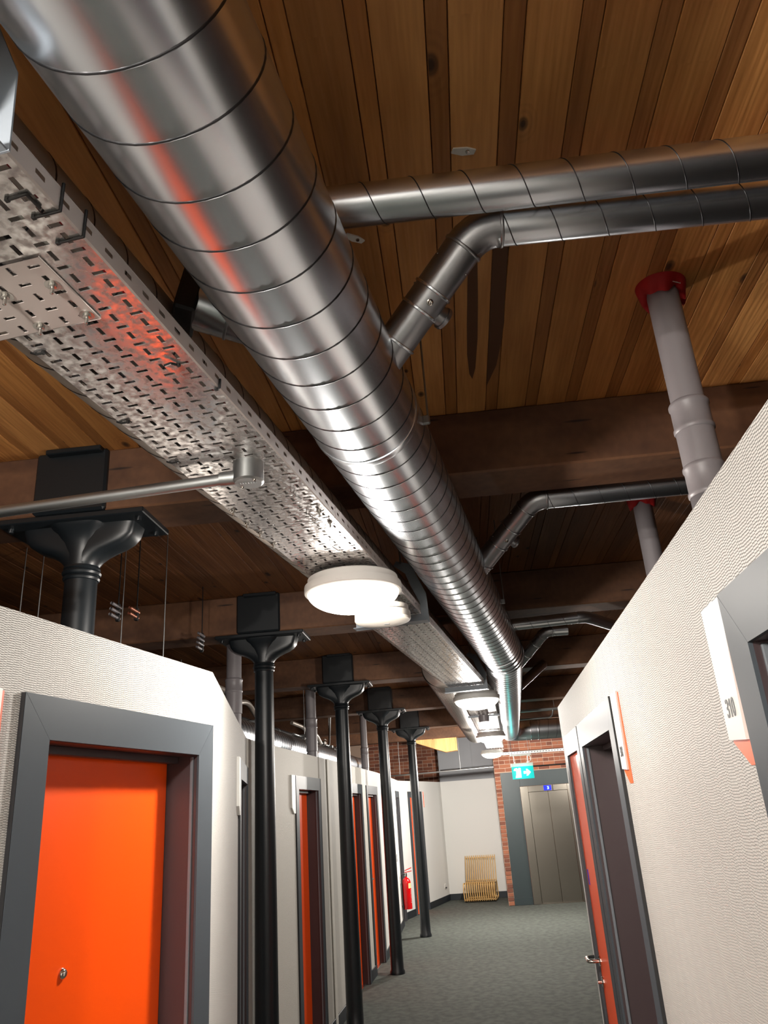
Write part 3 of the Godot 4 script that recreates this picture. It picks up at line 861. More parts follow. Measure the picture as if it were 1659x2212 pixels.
# a branch that leaves the main duct at an angle, with fittings, then runs off to the right
func branch(called: String, label: String, low: Vector3, elbow: Vector3, far: Vector3, r: float, fittings: Array, damper := false) -> Node3D:
	var root := thing(called, label, "duct", Transform3D.IDENTITY, "")
	var dl := (elbow - low).normalized()
	var dr := (far - elbow).normalized()
	var cut := r * 1.15
	var a := elbow - dl * cut
	var b := elbow + dr * cut
	var st := mb()
	tube(st, [low, a], r - 0.001, 36, true)
	part("angled_spout", st, M.duct_dull, root)
	st = mb()
	tube(st, rounded([a, elbow, b], cut * 0.98, 5), r, 36, false)
	part("elbow", st, M.duct_dull, root)
	spiral(root, b, far, r, 0.115, M.duct_metal, M.seam_metal, 40, "duct_run", 1.0)
	for t in fittings: ring(root, low.lerp(a, t), dl, r, 0.009, 0.0035, M.duct_metal, "bead")
	ring(root, a, dl, r, 0.01, 0.003, M.duct_dull, "bead")
	ring(root, b, dr, r, 0.01, 0.003, M.duct_dull, "bead")
	st = mb()
	for t in [0.3, 0.62, 0.9]:
		for q in [0.3, 2.6, 4.4]:
			var bs := basis_along(dl)
			var n: Vector3 = bs * Vector3(cos(q), 0, sin(q))
			var p: Vector3 = low.lerp(a, t) + n * r
			lathe(st, [Vector2(0.003, 0), Vector2(0.0027, 0.0015), Vector2(0.0, 0.0022)], Transform3D(basis_along(n), p), 8)
	tag(part("rivets", st, M.chrome, root), "", "", "", "stuff")
	if damper:
		var n := Vector3(0.62, -0.42, -0.75)
		n = (n - dl * n.dot(dl)).normalized()
		var p := low.lerp(a, 0.66)
		st = mb()
		lathe(st, [Vector2(r * 0.52, 0), Vector2(r * 0.52, r * 1.25), Vector2(r * 0.60, r * 1.27), Vector2(r * 0.60, r * 1.45), Vector2(0, r * 1.45)], Transform3D(basis_along(n), p), 32)
		part("inspection_stub", st, M.duct_dull, root)
		var n2 := (Vector3(0, -1, 0.75) - dl * Vector3(0, -1, 0.75).dot(dl)).normalized()
		st = mb()
		lathe(st, [Vector2(0.0085, 0), Vector2(0.0085, 0.003), Vector2(0.006, 0.004), Vector2(0.006, 0.008), Vector2(0.004, 0.010), Vector2(0, 0.0105)], Transform3D(basis_along(n2), low.lerp(a, 0.68) + n2 * r), 16)
		part("damper_knob", st, M.chrome, root)
	return root

func ducts() -> void:
	var y := 2.93
	var r := 0.1575
	var u := -0.4633
	var d := thing("main_duct", "long shiny spiral duct running along the middle of the ceiling from the top left corner", "duct", Transform3D.IDENTITY)
	var A := CF * Vector3(u, y, 3.4)
	var J := CF * Vector3(u, y, -1.925)
	var B := CF * Vector3(u, y, -5.62)
	var B2 := CF2 * Vector3(0.05, y, -6.02)
	var C := CF2 * Vector3(0.05, y, -12.75)
	var K := CF2 * Vector3(0.05, y, -13.08)
	spiral(d, A, J, r, 0.12, M.duct_metal, M.seam_metal, 72, "duct_run", -1.0, -1.05)
	ring(d, J, B - A, r, 0.03, 0.0035, M.duct_metal)
	spiral(d, J, B, r, 0.105, M.duct_metal, M.seam_metal, 72, "duct_run", -1.0, 0.3)
	var st := mb()
	tube(st, rounded([B, CF * Vector3(u, y, -5.82), B2], 0.19, 6), r + 0.0015, 64, false)
	part("bend", st, M.duct_metal, d)
	ring(d, B, B - A, r, 0.012, 0.004, M.duct_dull)
	ring(d, B2, C - B2, r, 0.012, 0.004, M.duct_dull)
	for t in [0.3, 0.7]: ring(d, B.lerp(B2, t), (B2 - B), r + 0.002, 0.006, 0.003, M.seam_metal, "segment_seam")
	spiral(d, B2, C, r, 0.12, M.duct_metal, M.seam_metal, 64, "duct_run", -1.0)
	st = mb()
	tube(st, rounded([C, K, K + Vector3(0.34, 0, 0.0)], 0.3, 8), r, 56, false)
	part("elbow", st, M.duct_metal, d)
	ring(d, C, C - B2, r, 0.012, 0.004, M.duct_dull)
	ring(d, K + Vector3(0.34, 0, 0), Vector3.RIGHT, r, 0.012, 0.004, M.duct_dull)
	ring(d, K + Vector3(0.46, 0, 0), Vector3.RIGHT, r, 0.02, 0.005, M.duct_dull)
	spiral(d, K + Vector3(0.34, 0, 0), K + Vector3(3.2, 0, 0), r, 0.14, M.duct_dull, M.seam_metal, 56, "duct_run", -1.0)
	# second duct above the tray
	var s := thing("tray_duct", "greyish spiral duct lying above the perforated cable tray", "duct", Transform3D.IDENTITY)
	var r2 := 0.163
	var u2 := -0.933
	var y2 := 2.947
	var E0 := CF * Vector3(u2, y2, 3.4)
	var E1 := CF * Vector3(u2, y2, -6.0)
	var E2 := CF2 * Vector3(-0.48, y2, -6.5)
	var E3 := CF2 * Vector3(-0.49, y2, -12.9)
	spiral(s, E0, E1, r2, 0.12, M.insulated, M.seam_metal, 64, "duct_run", -1.0)
	st = mb()
	tube(st, rounded([E1, CF * Vector3(u2, y2, -6.25), E2], 0.2, 6), r2 + 0.001, 56, false)
	part("bend", st, M.insulated, s)
	spiral(s, E2, E3, r2, 0.045, M.insulated, M.seam_metal, 56, "ribbed_run", -1.0)
	st = mb()
	tube(st, rounded([E3, CF2 * Vector3(-0.49, y2, -13.2), CF2 * Vector3(-0.42, 3.43, -13.25)], 0.28, 8), r2, 48, false)
	part("elbow", st, M.insulated, s)
	# straight branch that crosses over the main duct
	var b1 := thing("branch_duct", "straight spiral branch duct crossing to the right, nearest the viewer", "duct", Transform3D.IDENTITY)
	spiral(b1, Vector3(-0.33, 3.2, -1.43), Vector3(2.6, 3.2, -1.462), 0.05, 0.118, M.duct_metal, M.seam_metal, 44, "duct_run", 1.0)
	st = mb()
	tube(st, rounded([Vector3(-0.33, 2.98, -1.43), Vector3(-0.39, 3.2, -1.43), Vector3(-0.30, 3.2, -1.43)], 0.06, 6), 0.05, 36, true)
	part("elbow", st, M.duct_dull, b1)
	branch("elbow_branch_duct", "branch duct with a damper rising from the main duct to an elbow, nearest the viewer", Vector3(-0.20, 2.855, -1.775), Vector3(0.166, 3.19, -1.55), Vector3(2.6, 3.19, -1.61), 0.05, [0.42, 0.62, 0.74], true)
	branch("elbow_branch_duct", "dark branch duct with an elbow just beyond the first timber beam", Vector3(0.09, 2.86, -3.72), Vector3(0.445, 3.15, -3.345), Vector3(2.6, 3.15, -3.33), 0.05, [0.35, 0.58, 0.78], true)
	var b4 := thing("branch_duct", "short glossy branch duct leaving the main duct behind the second timber beam", "duct", Transform3D.IDENTITY)
	spiral(b4, Vector3(0.34, 3.05, -5.57), Vector3(0.93, 3.07, -5.585), 0.042, 0.12, M.duct_metal, M.seam_metal, 40, "duct_run", 1.0)
	st = mb()
	tube(st, rounded([Vector3(0.93, 3.07, -5.585), Vector3(0.99, 3.07, -5.585), Vector3(1.22, 3.07, -5.92), Vector3(1.5, 3.07, -6.3)], 0.05, 5), 0.043, 36, false)
	part("elbow", st, M.duct_dull, b4)
	branch("elbow_branch_duct", "small branch duct with an elbow behind the second timber beam", Vector3(0.52, 2.88, -6.3), Vector3(0.735, 3.06, -5.93), Vector3(0.90, 3.06, -5.93), 0.042, [0.4, 0.75])
	var b5 := thing("branch_duct", "short angled branch duct beside the bend of the main duct", "duct", Transform3D.IDENTITY)
	st = mb()
	tube(st, [Vector3(0.62, 2.9, -7.7), Vector3(0.92, 3.15, -8.0)], 0.045, 32, true)
	part("duct_run", st, M.duct_dull, b5)
	# stub on the left of the main duct
	var sb := thing("duct_stub", "short branch stub with a dark square collar between the main duct and the tray", "duct", Transform3D.IDENTITY)
	var p0 := Vector3(-0.36, 2.95, -1.52)
	var p1 := Vector3(-0.515, 2.985, -1.455)
	st = mb()
	tube(st, [p0, p1], 0.058, 40, true)
	part("spout", st, M.duct_metal, sb)
	ring(sb, p0.lerp(p1, 0.55), p1 - p0, 0.058, 0.008, 0.003, M.duct_dull, "bead")
	st = mb()
	var bs := basis_along(p1 - p0)
	box(st, Transform3D(bs, p1 + (p1 - p0).normalized() * 0.02), Vector3(0.12, 0.05, 0.12), 0.006)
	part("collar", st, M.black_plastic, sb)

# ---------------------------------------------------------------- cable trays
# a perforated sheet in local x, z at y = 0 (facing down) with staggered slots; z runs from -d0 to -d1
func slotted(st: SurfaceTool, x0: float, x1: float, d0: float, d1: float, rows: int, pitch: float, slot_l: float, slot_w: float, only := 0, vertical := false, stagger := true) -> void:
	st.set_smooth_group(-1)
	var nx := rows
	var cwx := (x1 - x0) / nx
	var nz := maxi(1, int(round((d1 - d0) / pitch)))
	var cz := (d1 - d0) / nz
	var p := func(x: float, z: float, y: float) -> Vector3: return Vector3(0, x, -z) if vertical else Vector3(x, y, -z)
	for i in nx:
		for j in nz:
			var ax := x0 + cwx * i; var bx := ax + cwx
			var az := d0 + cz * j; var bz := az + cz
			var cx := (ax + bx) / 2; var czz := (az + bz) / 2
			var trans := ((i + j) % 2 == 0) if stagger else (j % 2 == 0)
			if only == 1: trans = true
			if only == 2: trans = false
			var hx := (slot_l if trans else slot_w) / 2
			var hz := (slot_w if trans else slot_l) / 2
			var O := [p.call(ax, az, 0.0), p.call(bx, az, 0.0), p.call(bx, bz, 0.0), p.call(ax, bz, 0.0)]
			var ch := minf(hx, hz) * 0.5
			var I := [p.call(cx - hx, czz - hz, 0.0), p.call(cx + hx, czz - hz, 0.0), p.call(cx + hx, czz + hz, 0.0), p.call(cx - hx, czz + hz, 0.0)]
			for k in 4:
				var k1 := (k + 1) % 4
				if vertical: quad(st, O[k], O[k1], I[k1], I[k])
				else: quad(st, O[k], I[k], I[k1], O[k1])
			if not vertical:
				for k in 4:
					var k1 := (k + 1) % 4
					var upv := Vector3(0, 0.0018, 0)
					quad(st, I[k], I[k] + upv, I[k1] + upv, I[k1])

func tray(root: Node3D, d0: float, d1: float) -> void:
	var hw := 0.144
	var st := mb()
	slotted(st, -hw + 0.003, hw - 0.003, d0, d1, 6, 0.03025, 0.025, 0.0088)
	part("tray_bottom", st, M.galvanised, root)
	for s: float in [-1.0, 1.0]:
		st = mb()
		var side := mb()
		slotted(side, 0.003, 0.042, d0, d1, 1, 0.0605, 0.009, 0.022, 1, true, false)
		st.append_from(done(side), 0, T(s * hw, 0, 0))
		st.set_smooth_group(-1)
		var a := Vector3(s * (hw - 0.003), 0, -d0); var b := Vector3(s * hw, 0.003, -d0); var c := Vector3(s * hw, 0.003, -d1); var e := Vector3(s * (hw - 0.003), 0, -d1)
		if s > 0: quad(st, a, e, c, b)
		else: quad(st, a, b, c, e)
		box(st, T(s * (hw - 0.004), 0.042, -(d0 + d1) / 2), Vector3(0.009, 0.0016, d1 - d0))
		part("tray_side", st, M.galvanised_side, root)

func tray_bolt(parent: Node, at: Vector3, big := 0.013) -> void:
	var st := mb()
	lathe(st, [Vector2(0, 0), Vector2(big, 0), Vector2(big, -0.0016), Vector2(0.0075, -0.0018), Vector2(0.0075, -0.006), Vector2(0.0032, -0.0065), Vector2(0.0032, -0.019), Vector2(0, -0.02)], Transform3D(Basis.IDENTITY, at), 12)
	part("bolt", st, M.steel, parent)

func cable_tie(xf: Transform3D, pts: Array, label: String, group := "") -> void:
	var root := thing("cable_tie", label, "cable tie", xf, group)
	var st := mb()
	for i in pts.size() - 1:
		var a: Vector3 = pts[i]; var b: Vector3 = pts[i + 1]
		box(st, Transform3D(basis_along(b - a), (a + b) / 2), Vector3(0.005, a.distance_to(b) + 0.004, 0.005), 0.0012)
	part("strap", st, M.black_plastic, root)
	st = mb()
	box(st, Transform3D(Basis.IDENTITY, pts[0]), Vector3(0.008, 0.007, 0.008), 0.0015)
	part("lock", st, M.black_plastic, root)

func trays() -> void:
	var base := CF * T(-0.801, 2.75, 0)
	var t1 := thing("cable_tray", "nearest length of perforated galvanised cable tray, glowing orange with the door's reflection", "cable tray", base)
	tray(t1, -3.4, 2.236)
	var t2 := thing("cable_tray", "middle length of perforated cable tray leading past the first round lamp", "cable tray", base)
	tray(t2, 2.239, 6.78)
	var t3 := thing("cable_tray", "far length of perforated cable tray carrying the small distant lamps", "cable tray", CF2 * T(-0.215, 2.75, 0))
	tray(t3, 6.84, 14.7)
	for q in [[0.114, 2.165, t1], [0.116, 2.27, t2], [-0.134, 2.168, t1], [-0.129, 2.266, t2], [-0.130, 2.39, t2], [-0.128, 2.05, t1]]:
		tray_bolt(q[2], Vector3(q[0], 0, -q[1]), 0.011)
	# coupling plate under the near tray
	var cp := thing("coupler_plate", "smooth grey slotted plate bolted under the near cable tray", "plate", base)
	var st := mb()
	slotted(st, -0.17, 0.05, 0.878, 1.058, 5, 0.036, 0.022, 0.009)
	st.append_from(done(box_at(Vector3(0.0012, 0.003, 0.18), 0, Vector3(0.05, 0.0015, -0.968))), 0, Transform3D.IDENTITY)
	st.append_from(done(box_at(Vector3(0.22, 0.003, 0.0012), 0, Vector3(-0.06, 0.0015, -1.058))), 0, Transform3D.IDENTITY)
	var pl := part("plate", st, M.galvanised_side, cp, T(0, -0.0042, 0))
	for q in [[0.028, 0.946], [0.033, 1.040], [-0.067, 1.0426], [-0.067, 0.946]]: tray_bolt(pl, Vector3(q[0], 0, -q[1]), 0.014)
	# cables lying in the trays
	var cab := [[0.128, M.red_cable, 0.0115, "red cable lying along the right side of the tray"], [0.073, M.white_plastic, 0.013, "pale cable lying along the tray right of its middle"], [0.028, M.dark_pipe, 0.010, "black cable lying along the middle of the tray"], [-0.022, M.pvc, 0.011, "grey cable lying left of the middle of the tray"], [-0.070, M.dark_pipe, 0.009, "thin black cable lying at the left of the tray"], [-0.118, M.pvc, 0.008, "grey cable at the left edge of the tray"]]
	for c in cab:
		var o := thing("tray_cable", c[3], "cable", base)
		st = mb()
		var pts := []
		for i in 21: pts.append(Vector3(c[0] + sin(i * 1.3 + c[0] * 40.0) * 0.004, 0.004 + c[2] + (sin(i * 0.9 + c[0] * 90.0) + 1.0) * 0.002, 3.2 - i * 0.49))
		tube(st, pts, c[2], 10, true)
		part("cable", st, c[1], o)
	cable_tie(base, [Vector3(0.10, -0.003, -0.80), Vector3(0.146, -0.003, -0.80), Vector3(0.147, 0.05, -0.80)], "black cable tie hooked over the right edge of the tray, nearest the viewer")
	cable_tie(base, [Vector3(0.10, -0.003, -0.86), Vector3(0.146, -0.003, -0.86), Vector3(0.147, 0.05, -0.86)], "second black cable tie over the right edge of the tray")
	cable_tie(base, [Vector3(0.086, -0.003, -0.757), Vector3(0.12, -0.003, -0.755), Vector3(0.121, -0.003, -0.785)], "black cable tie crossing two slots under the near tray")
	cable_tie(base, [Vector3(0.108, -0.004, -1.25), Vector3(0.098, -0.006, -1.235), Vector3(0.088, -0.012, -1.23)], "black cable tie tail hanging from the orange lit tray")
	cable_tie(base, [Vector3(0.138, -0.003, -1.367), Vector3(0.146, 0.0, -1.367), Vector3(0.147, 0.02, -1.367)], "small black cable tie at the right edge past the orange glow")
	var k := 0
	for q in [1.12, 1.43, 1.668]:
		cable_tie(base, [Vector3(-0.118, -0.004, -q), Vector3(-0.133, -0.004, -q), Vector3(-0.146, 0.002, -q)], ["black cable tie at the left edge of the tray, first of three", "black cable tie at the left edge of the tray, middle of three", "black cable tie at the left edge of the tray just before the conduit"][k])
		k += 1
	# hook shaped bracket plates that carry the tray and lamps
	var bl := ["grey bracket plate of the tray in the top left corner", "grey hooked bracket plate beside the first round lamp", "grey hooked bracket plate behind the second lit lamp"]
	k = 0
	for dd: float in [0.645, 3.66, 6.25]:
		var br := thing("tray_bracket", bl[k], "bracket", CF * T(-0.801, 2.75, -dd) * Transform3D(Basis.from_scale(Vector3.ONE * (0.93 if dd > 6.0 else 1.0)), Vector3.ZERO))
		st = mb()
		prism(st, PackedVector2Array([Vector2(-0.19, -0.05), Vector2(0.184, -0.05), Vector2(0.178, 0.098), Vector2(0.112, 0.26), Vector2(0.037, 0.285), Vector2(0.022, 0.262), Vector2(0.08, 0.213), Vector2(0.102, 0.149), Vector2(0.1445, 0.05), Vector2(0.1445, -0.001), Vector2(-0.19, -0.001)]), -0.0015, 0.0015)
		part("plate", st, M.bracket_grey, br)
		st = mb()
		box(st, T(-0.004, -0.048, 0.03), Vector3(0.372, 0.003, 0.06), 0.001)
		part("foot", st, M.bracket_grey, br)
		st = mb()
		rod(st, Vector3(0.06, 0.268, 0.004), Vector3(0.06, CEIL - 2.75, 0.004), 0.005, 8)
		part("hanger_rod", st, M.zinc_tube, br)
		k += 1
	var jx := thing("junction_box", "small grey round junction box under the far tray between the distant lamps", "junction box", CF2 * T(-0.215, 2.75, -8.55))
	st = mb()
	lathe(st, [Vector2(0.0, -0.075), Vector2(0.052, -0.075), Vector2(0.056, -0.07), Vector2(0.060, -0.004), Vector2(0.0, 0.0)], Transform3D.IDENTITY, 32)
	part("box", st, M.pvc, jx)
	st = mb()
	box(st, T(0, -0.012, 0.0), Vector3(0.34, 0.02, 0.04), 0.003)
	part("strap", st, M.bracket_grey, jx)
	for q in [[0.10, 1.99, "thin wire loop hanging under the tray beside the round conduit box"], [0.085, 2.17, "thin wire loop hanging under the tray beside its right hand bolt"], [0.06, 2.50, "thin wire loop hanging under the tray just before the large lamp"]]:
		var wl := thing("wire_loop", q[2], "wire", base * T(q[0], 0, -q[1]))
		st = mb()
		var lp := []
		for i in 15: lp.append(Vector3(-0.016 * cos(i * 0.40), -0.012 + 0.012 * cos(i * 0.43 - 0.2), 0.014 * sin(i * 0.40)))
		lp[0] = Vector3(-0.016, 0.004, 0); lp[14] = Vector3(-0.012, 0.004, 0.006)
		tube(st, lp, 0.0011, 6, true)
		part("wire", st, M.zinc_tube, wl)
	# conduit with its round box
	var cd := thing("conduit", "galvanised conduit tube crossing to the left with a round box under the tray", "conduit", T(-0.497, 2.70, -1.845))
	st = mb()
	lathe(st, [Vector2(0.0, -0.008), Vector2(0.036, -0.008), Vector2(0.0415, -0.003), Vector2(0.0415, 0.05), Vector2(0, 0.05)], Transform3D.IDENTITY, 40)
	var jb := part("round_box", st, M.zinc_tube, cd)
	for q in [[0.022, 0.022], [-0.022, -0.020]]:
		st = mb()
		lathe(st, [Vector2(0, -0.0035), Vector2(0.0035, -0.003), Vector2(0.0045, 0.0)], T(q[0], -0.008, q[1]), 12)
		part("screw", st, M.chrome, jb)
	st = mb()
	for i in 7: box(st, T(-0.022 + i * 0.0072, -0.0085, 0.004), Vector3(0.0045, 0.001, 0.008), 0.0004)
	part("raised_marks", st, M.zinc_tube, jb)
	st = mb()
	tube(st, [Vector3(-0.03, 0.012, 0.003), Vector3(-0.75, 0.012, -0.066), Vector3(-2.4, 0.012, -0.22)], 0.0165, 20, true)
	part("tube", st, M.zinc_tube, cd)
	st = mb()
	tube(st, [Vector3(-0.03, 0.012, 0.003), Vector3(-0.075, 0.012, -0.0012)], 0.0205, 20, true)
	part("bush", st, M.zinc_tube, cd)

# ---------------------------------------------------------------- lamps
func lamp(xf: Transform3D, label: String, energy := 1.0) -> void:
	var root := thing("ceiling_lamp", label, "lamp", xf, "round lit lamps under the cable tray")
	var st := mb()
	lathe(st, [Vector2(0, 0.0), Vector2(0.178, 0.0), Vector2(0.182, -0.004), Vector2(0.182, -0.028), Vector2(0.195, -0.031), Vector2(0.196, -0.036), Vector2(0.196, -0.058), Vector2(0.193, -0.062), Vector2(0.184, -0.063), Vector2(0.184, -0.058)], Transform3D(Basis.from_scale(Vector3.ONE), Vector3.ZERO), 72)
	part("base", st, M.white_plastic, root)
	var dome := []
	for i in 17:
		var t := PI / 2 * i / 16.0
		dome.append(Vector2(0.184 * sin(t) + 0.00001, -0.060 - 0.078 * cos(t)))
	st = mb()
	lathe(st, dome, Transform3D.IDENTITY, 72)
	part("diffuser", st, M.lamp_glow, root)
	st = mb()
	box(st, T(0.0, -0.047, 0.1955), Vector3(0.026, 0.010, 0.002), 0.0008)
	part("catch", st, M.white_plastic, root)
	var l := OmniLight3D.new()
	l.name = "lamp_light"
	l.position = Vector3(0, -0.158, 0)
	l.light_color = Color(1.0, 0.97, 0.935)
	l.light_energy = LAMP * energy
	l.omni_range = 30.0
	l.omni_attenuation = 2.0
	l.light_size = 0.06
	l.shadow_enabled = true
	root.add_child(l)

func lamps() -> void:
	lamp(CF * T(-0.785, 2.735, 0.15), "round lit lamp under the tray just above the viewer", 1.4)
	lamp(CF * T(-0.785, 2.735, -2.88), "large round lit lamp under the cable tray, nearest in view", 0.95)
	lamp(CF * T(-0.775, 2.735, -6.62), "second lit round lamp, at the end of the middle tray", 0.6)
	lamp(CF2 * T(-0.203, 2.735, -10.6), "third lit round lamp, small and far along the tray", 1.5)
	lamp(CF2 * T(-0.285, 2.735, -14.2), "farthest lit round lamp, just above the end wall", 4.2)
	lamp(CF * T(-0.785, 2.735, 3.2), "round lit lamp under the tray behind the viewer", 3.2)
	# other lamps of the lobby right of the far end, out of view
	lamp(T(2.6, 2.735, -14.4), "round lit lamp in the lift lobby round the corner", 1.5)
	var e := thing("sensor_lamp", "smaller round unlit fitting hanging just behind the large lit lamp", "lamp", CF * T(-0.762, 2.655, -3.27))
	var st := mb()
	lathe(st, [Vector2(0, 0.05), Vector2(0.115, 0.05), Vector2(0.118, 0.046), Vector2(0.118, 0.022), Vector2(0.125, 0.019), Vector2(0.1255, -0.01), Vector2(0.121, -0.016)], Transform3D.IDENTITY, 56)
	part("base", st, M.dull_white, e)
	st = mb()
	lathe(st, [Vector2(0.121, -0.016), Vector2(0.116, -0.018), Vector2(0.06, -0.0215), Vector2(0.0, -0.0225)], Transform3D.IDENTITY, 56)
	part("cover", st, M.dull_white, e)
	part("marking", box_at(Vector3(0.024, 0.001, 0.012), 0.0, Vector3(0.01, -0.0228, -0.035)), M.ink, e)

# ---------------------------------------------------------------- pipes
func soil_pipe(label: String, x: float, z: float, r: float, y0: float, sockets: Array, collar: bool) -> void:
	var root := thing("soil_pipe", label, "pipe", T(x, y0, z))
	var st := mb()
	lathe(st, [Vector2(r, 0), Vector2(r, CEIL - y0)], Transform3D.IDENTITY, 40)
	part("pipe", st, M.pvc, root)
	for q in sockets:
		st = mb()
		var a: float = q[0] - y0
		var b: float = q[1] - y0
		var pr := [Vector2(r - 0.001, a - 0.004), Vector2(r + 0.006, a), Vector2(r + 0.006, b - 0.10)]
		for yy in [b - 0.095, b - 0.012]:
			pr.append_array([Vector2(r + 0.007, yy - 0.012), Vector2(r + 0.0105, yy - 0.006), Vector2(r + 0.0105, yy + 0.002), Vector2(r + 0.007, yy + 0.008)])
		pr.append(Vector2(r + 0.001, b))
		lathe(st, pr, Transform3D.IDENTITY, 40)
		part("socket", st, M.pvc, root)
	if collar:
		st = mb()
		st.set_smooth_group(1)
		var seg := 36
		for k in seg:
			var t0 := TAU * k / seg; var t1 := TAU * (k + 1) / seg
			var h := [0.0, 0.0]
			var rr := [0.0, 0.0]
			for s in 2:
				var t := t0 if s == 0 else t1
				h[s] = 0.055 + 0.012 * sin(t * 3.0 + x * 9.0) + 0.006 * sin(t * 7.0)
				rr[s] = r + 0.017 + 0.004 * sin(t * 2.0 + 1.0)
			var top := CEIL - y0
			quad(st, Vector3(cos(t0) * rr[0], top - h[0], -sin(t0) * rr[0]), Vector3(cos(t1) * rr[1], top - h[1], -sin(t1) * rr[1]), Vector3(cos(t1) * (rr[1] + 0.012), top, -sin(t1) * (rr[1] + 0.012)), Vector3(cos(t0) * (rr[0] + 0.012), top, -sin(t0) * (rr[0] + 0.012)))
			quad(st, Vector3(cos(t1) * rr[1], top - h[1], -sin(t1) * rr[1]), Vector3(cos(t0) * rr[0], top - h[0], -sin(t0) * rr[0]), Vector3(cos(t0) * r, top - h[0] * 0.8, -sin(t0) * r), Vector3(cos(t1) * r, top - h[1] * 0.8, -sin(t1) * r))
		var c := part("fire_collar", st, M.red_collar, root)
		tag(c, "ragged red fire stopping collar")
		st = mb()
		box(st, Transform3D(Basis(Vector3.UP, deg_to_rad(28)), Vector3(r * 0.62, CEIL - y0 - 0.022, r * 1.12)), Vector3(0.035, 0.026, 0.003))
		part("collar_label", st, M.sign_white, root)

func pipes() -> void:
	soil_pipe("nearest grey soil pipe with a red collar, rising behind the right wall", 0.815, -2.212, 0.051, 2.375, [[2.62, 2.985], [2.375, 2.77]], true)
	soil_pipe("second grey soil pipe with a red collar, beyond the first beam on the right", 1.171, -4.225, 0.053, 2.375, [], true)
	soil_pipe("grey soil pipe behind the left wall, left of the second black column", -1.655, -5.72, 0.056, 2.375, [[2.6, 2.86]], false)
	soil_pipe("grey soil pipe behind the left wall, between the second and third black columns", -1.58, -8.42, 0.055, 2.375, [[2.5, 2.84]], false)
	soil_pipe("thin grey soil pipe behind the left wall, between the third and fourth black columns", -1.50, -12.4, 0.052, 2.375, [[2.5, 2.80]], false)

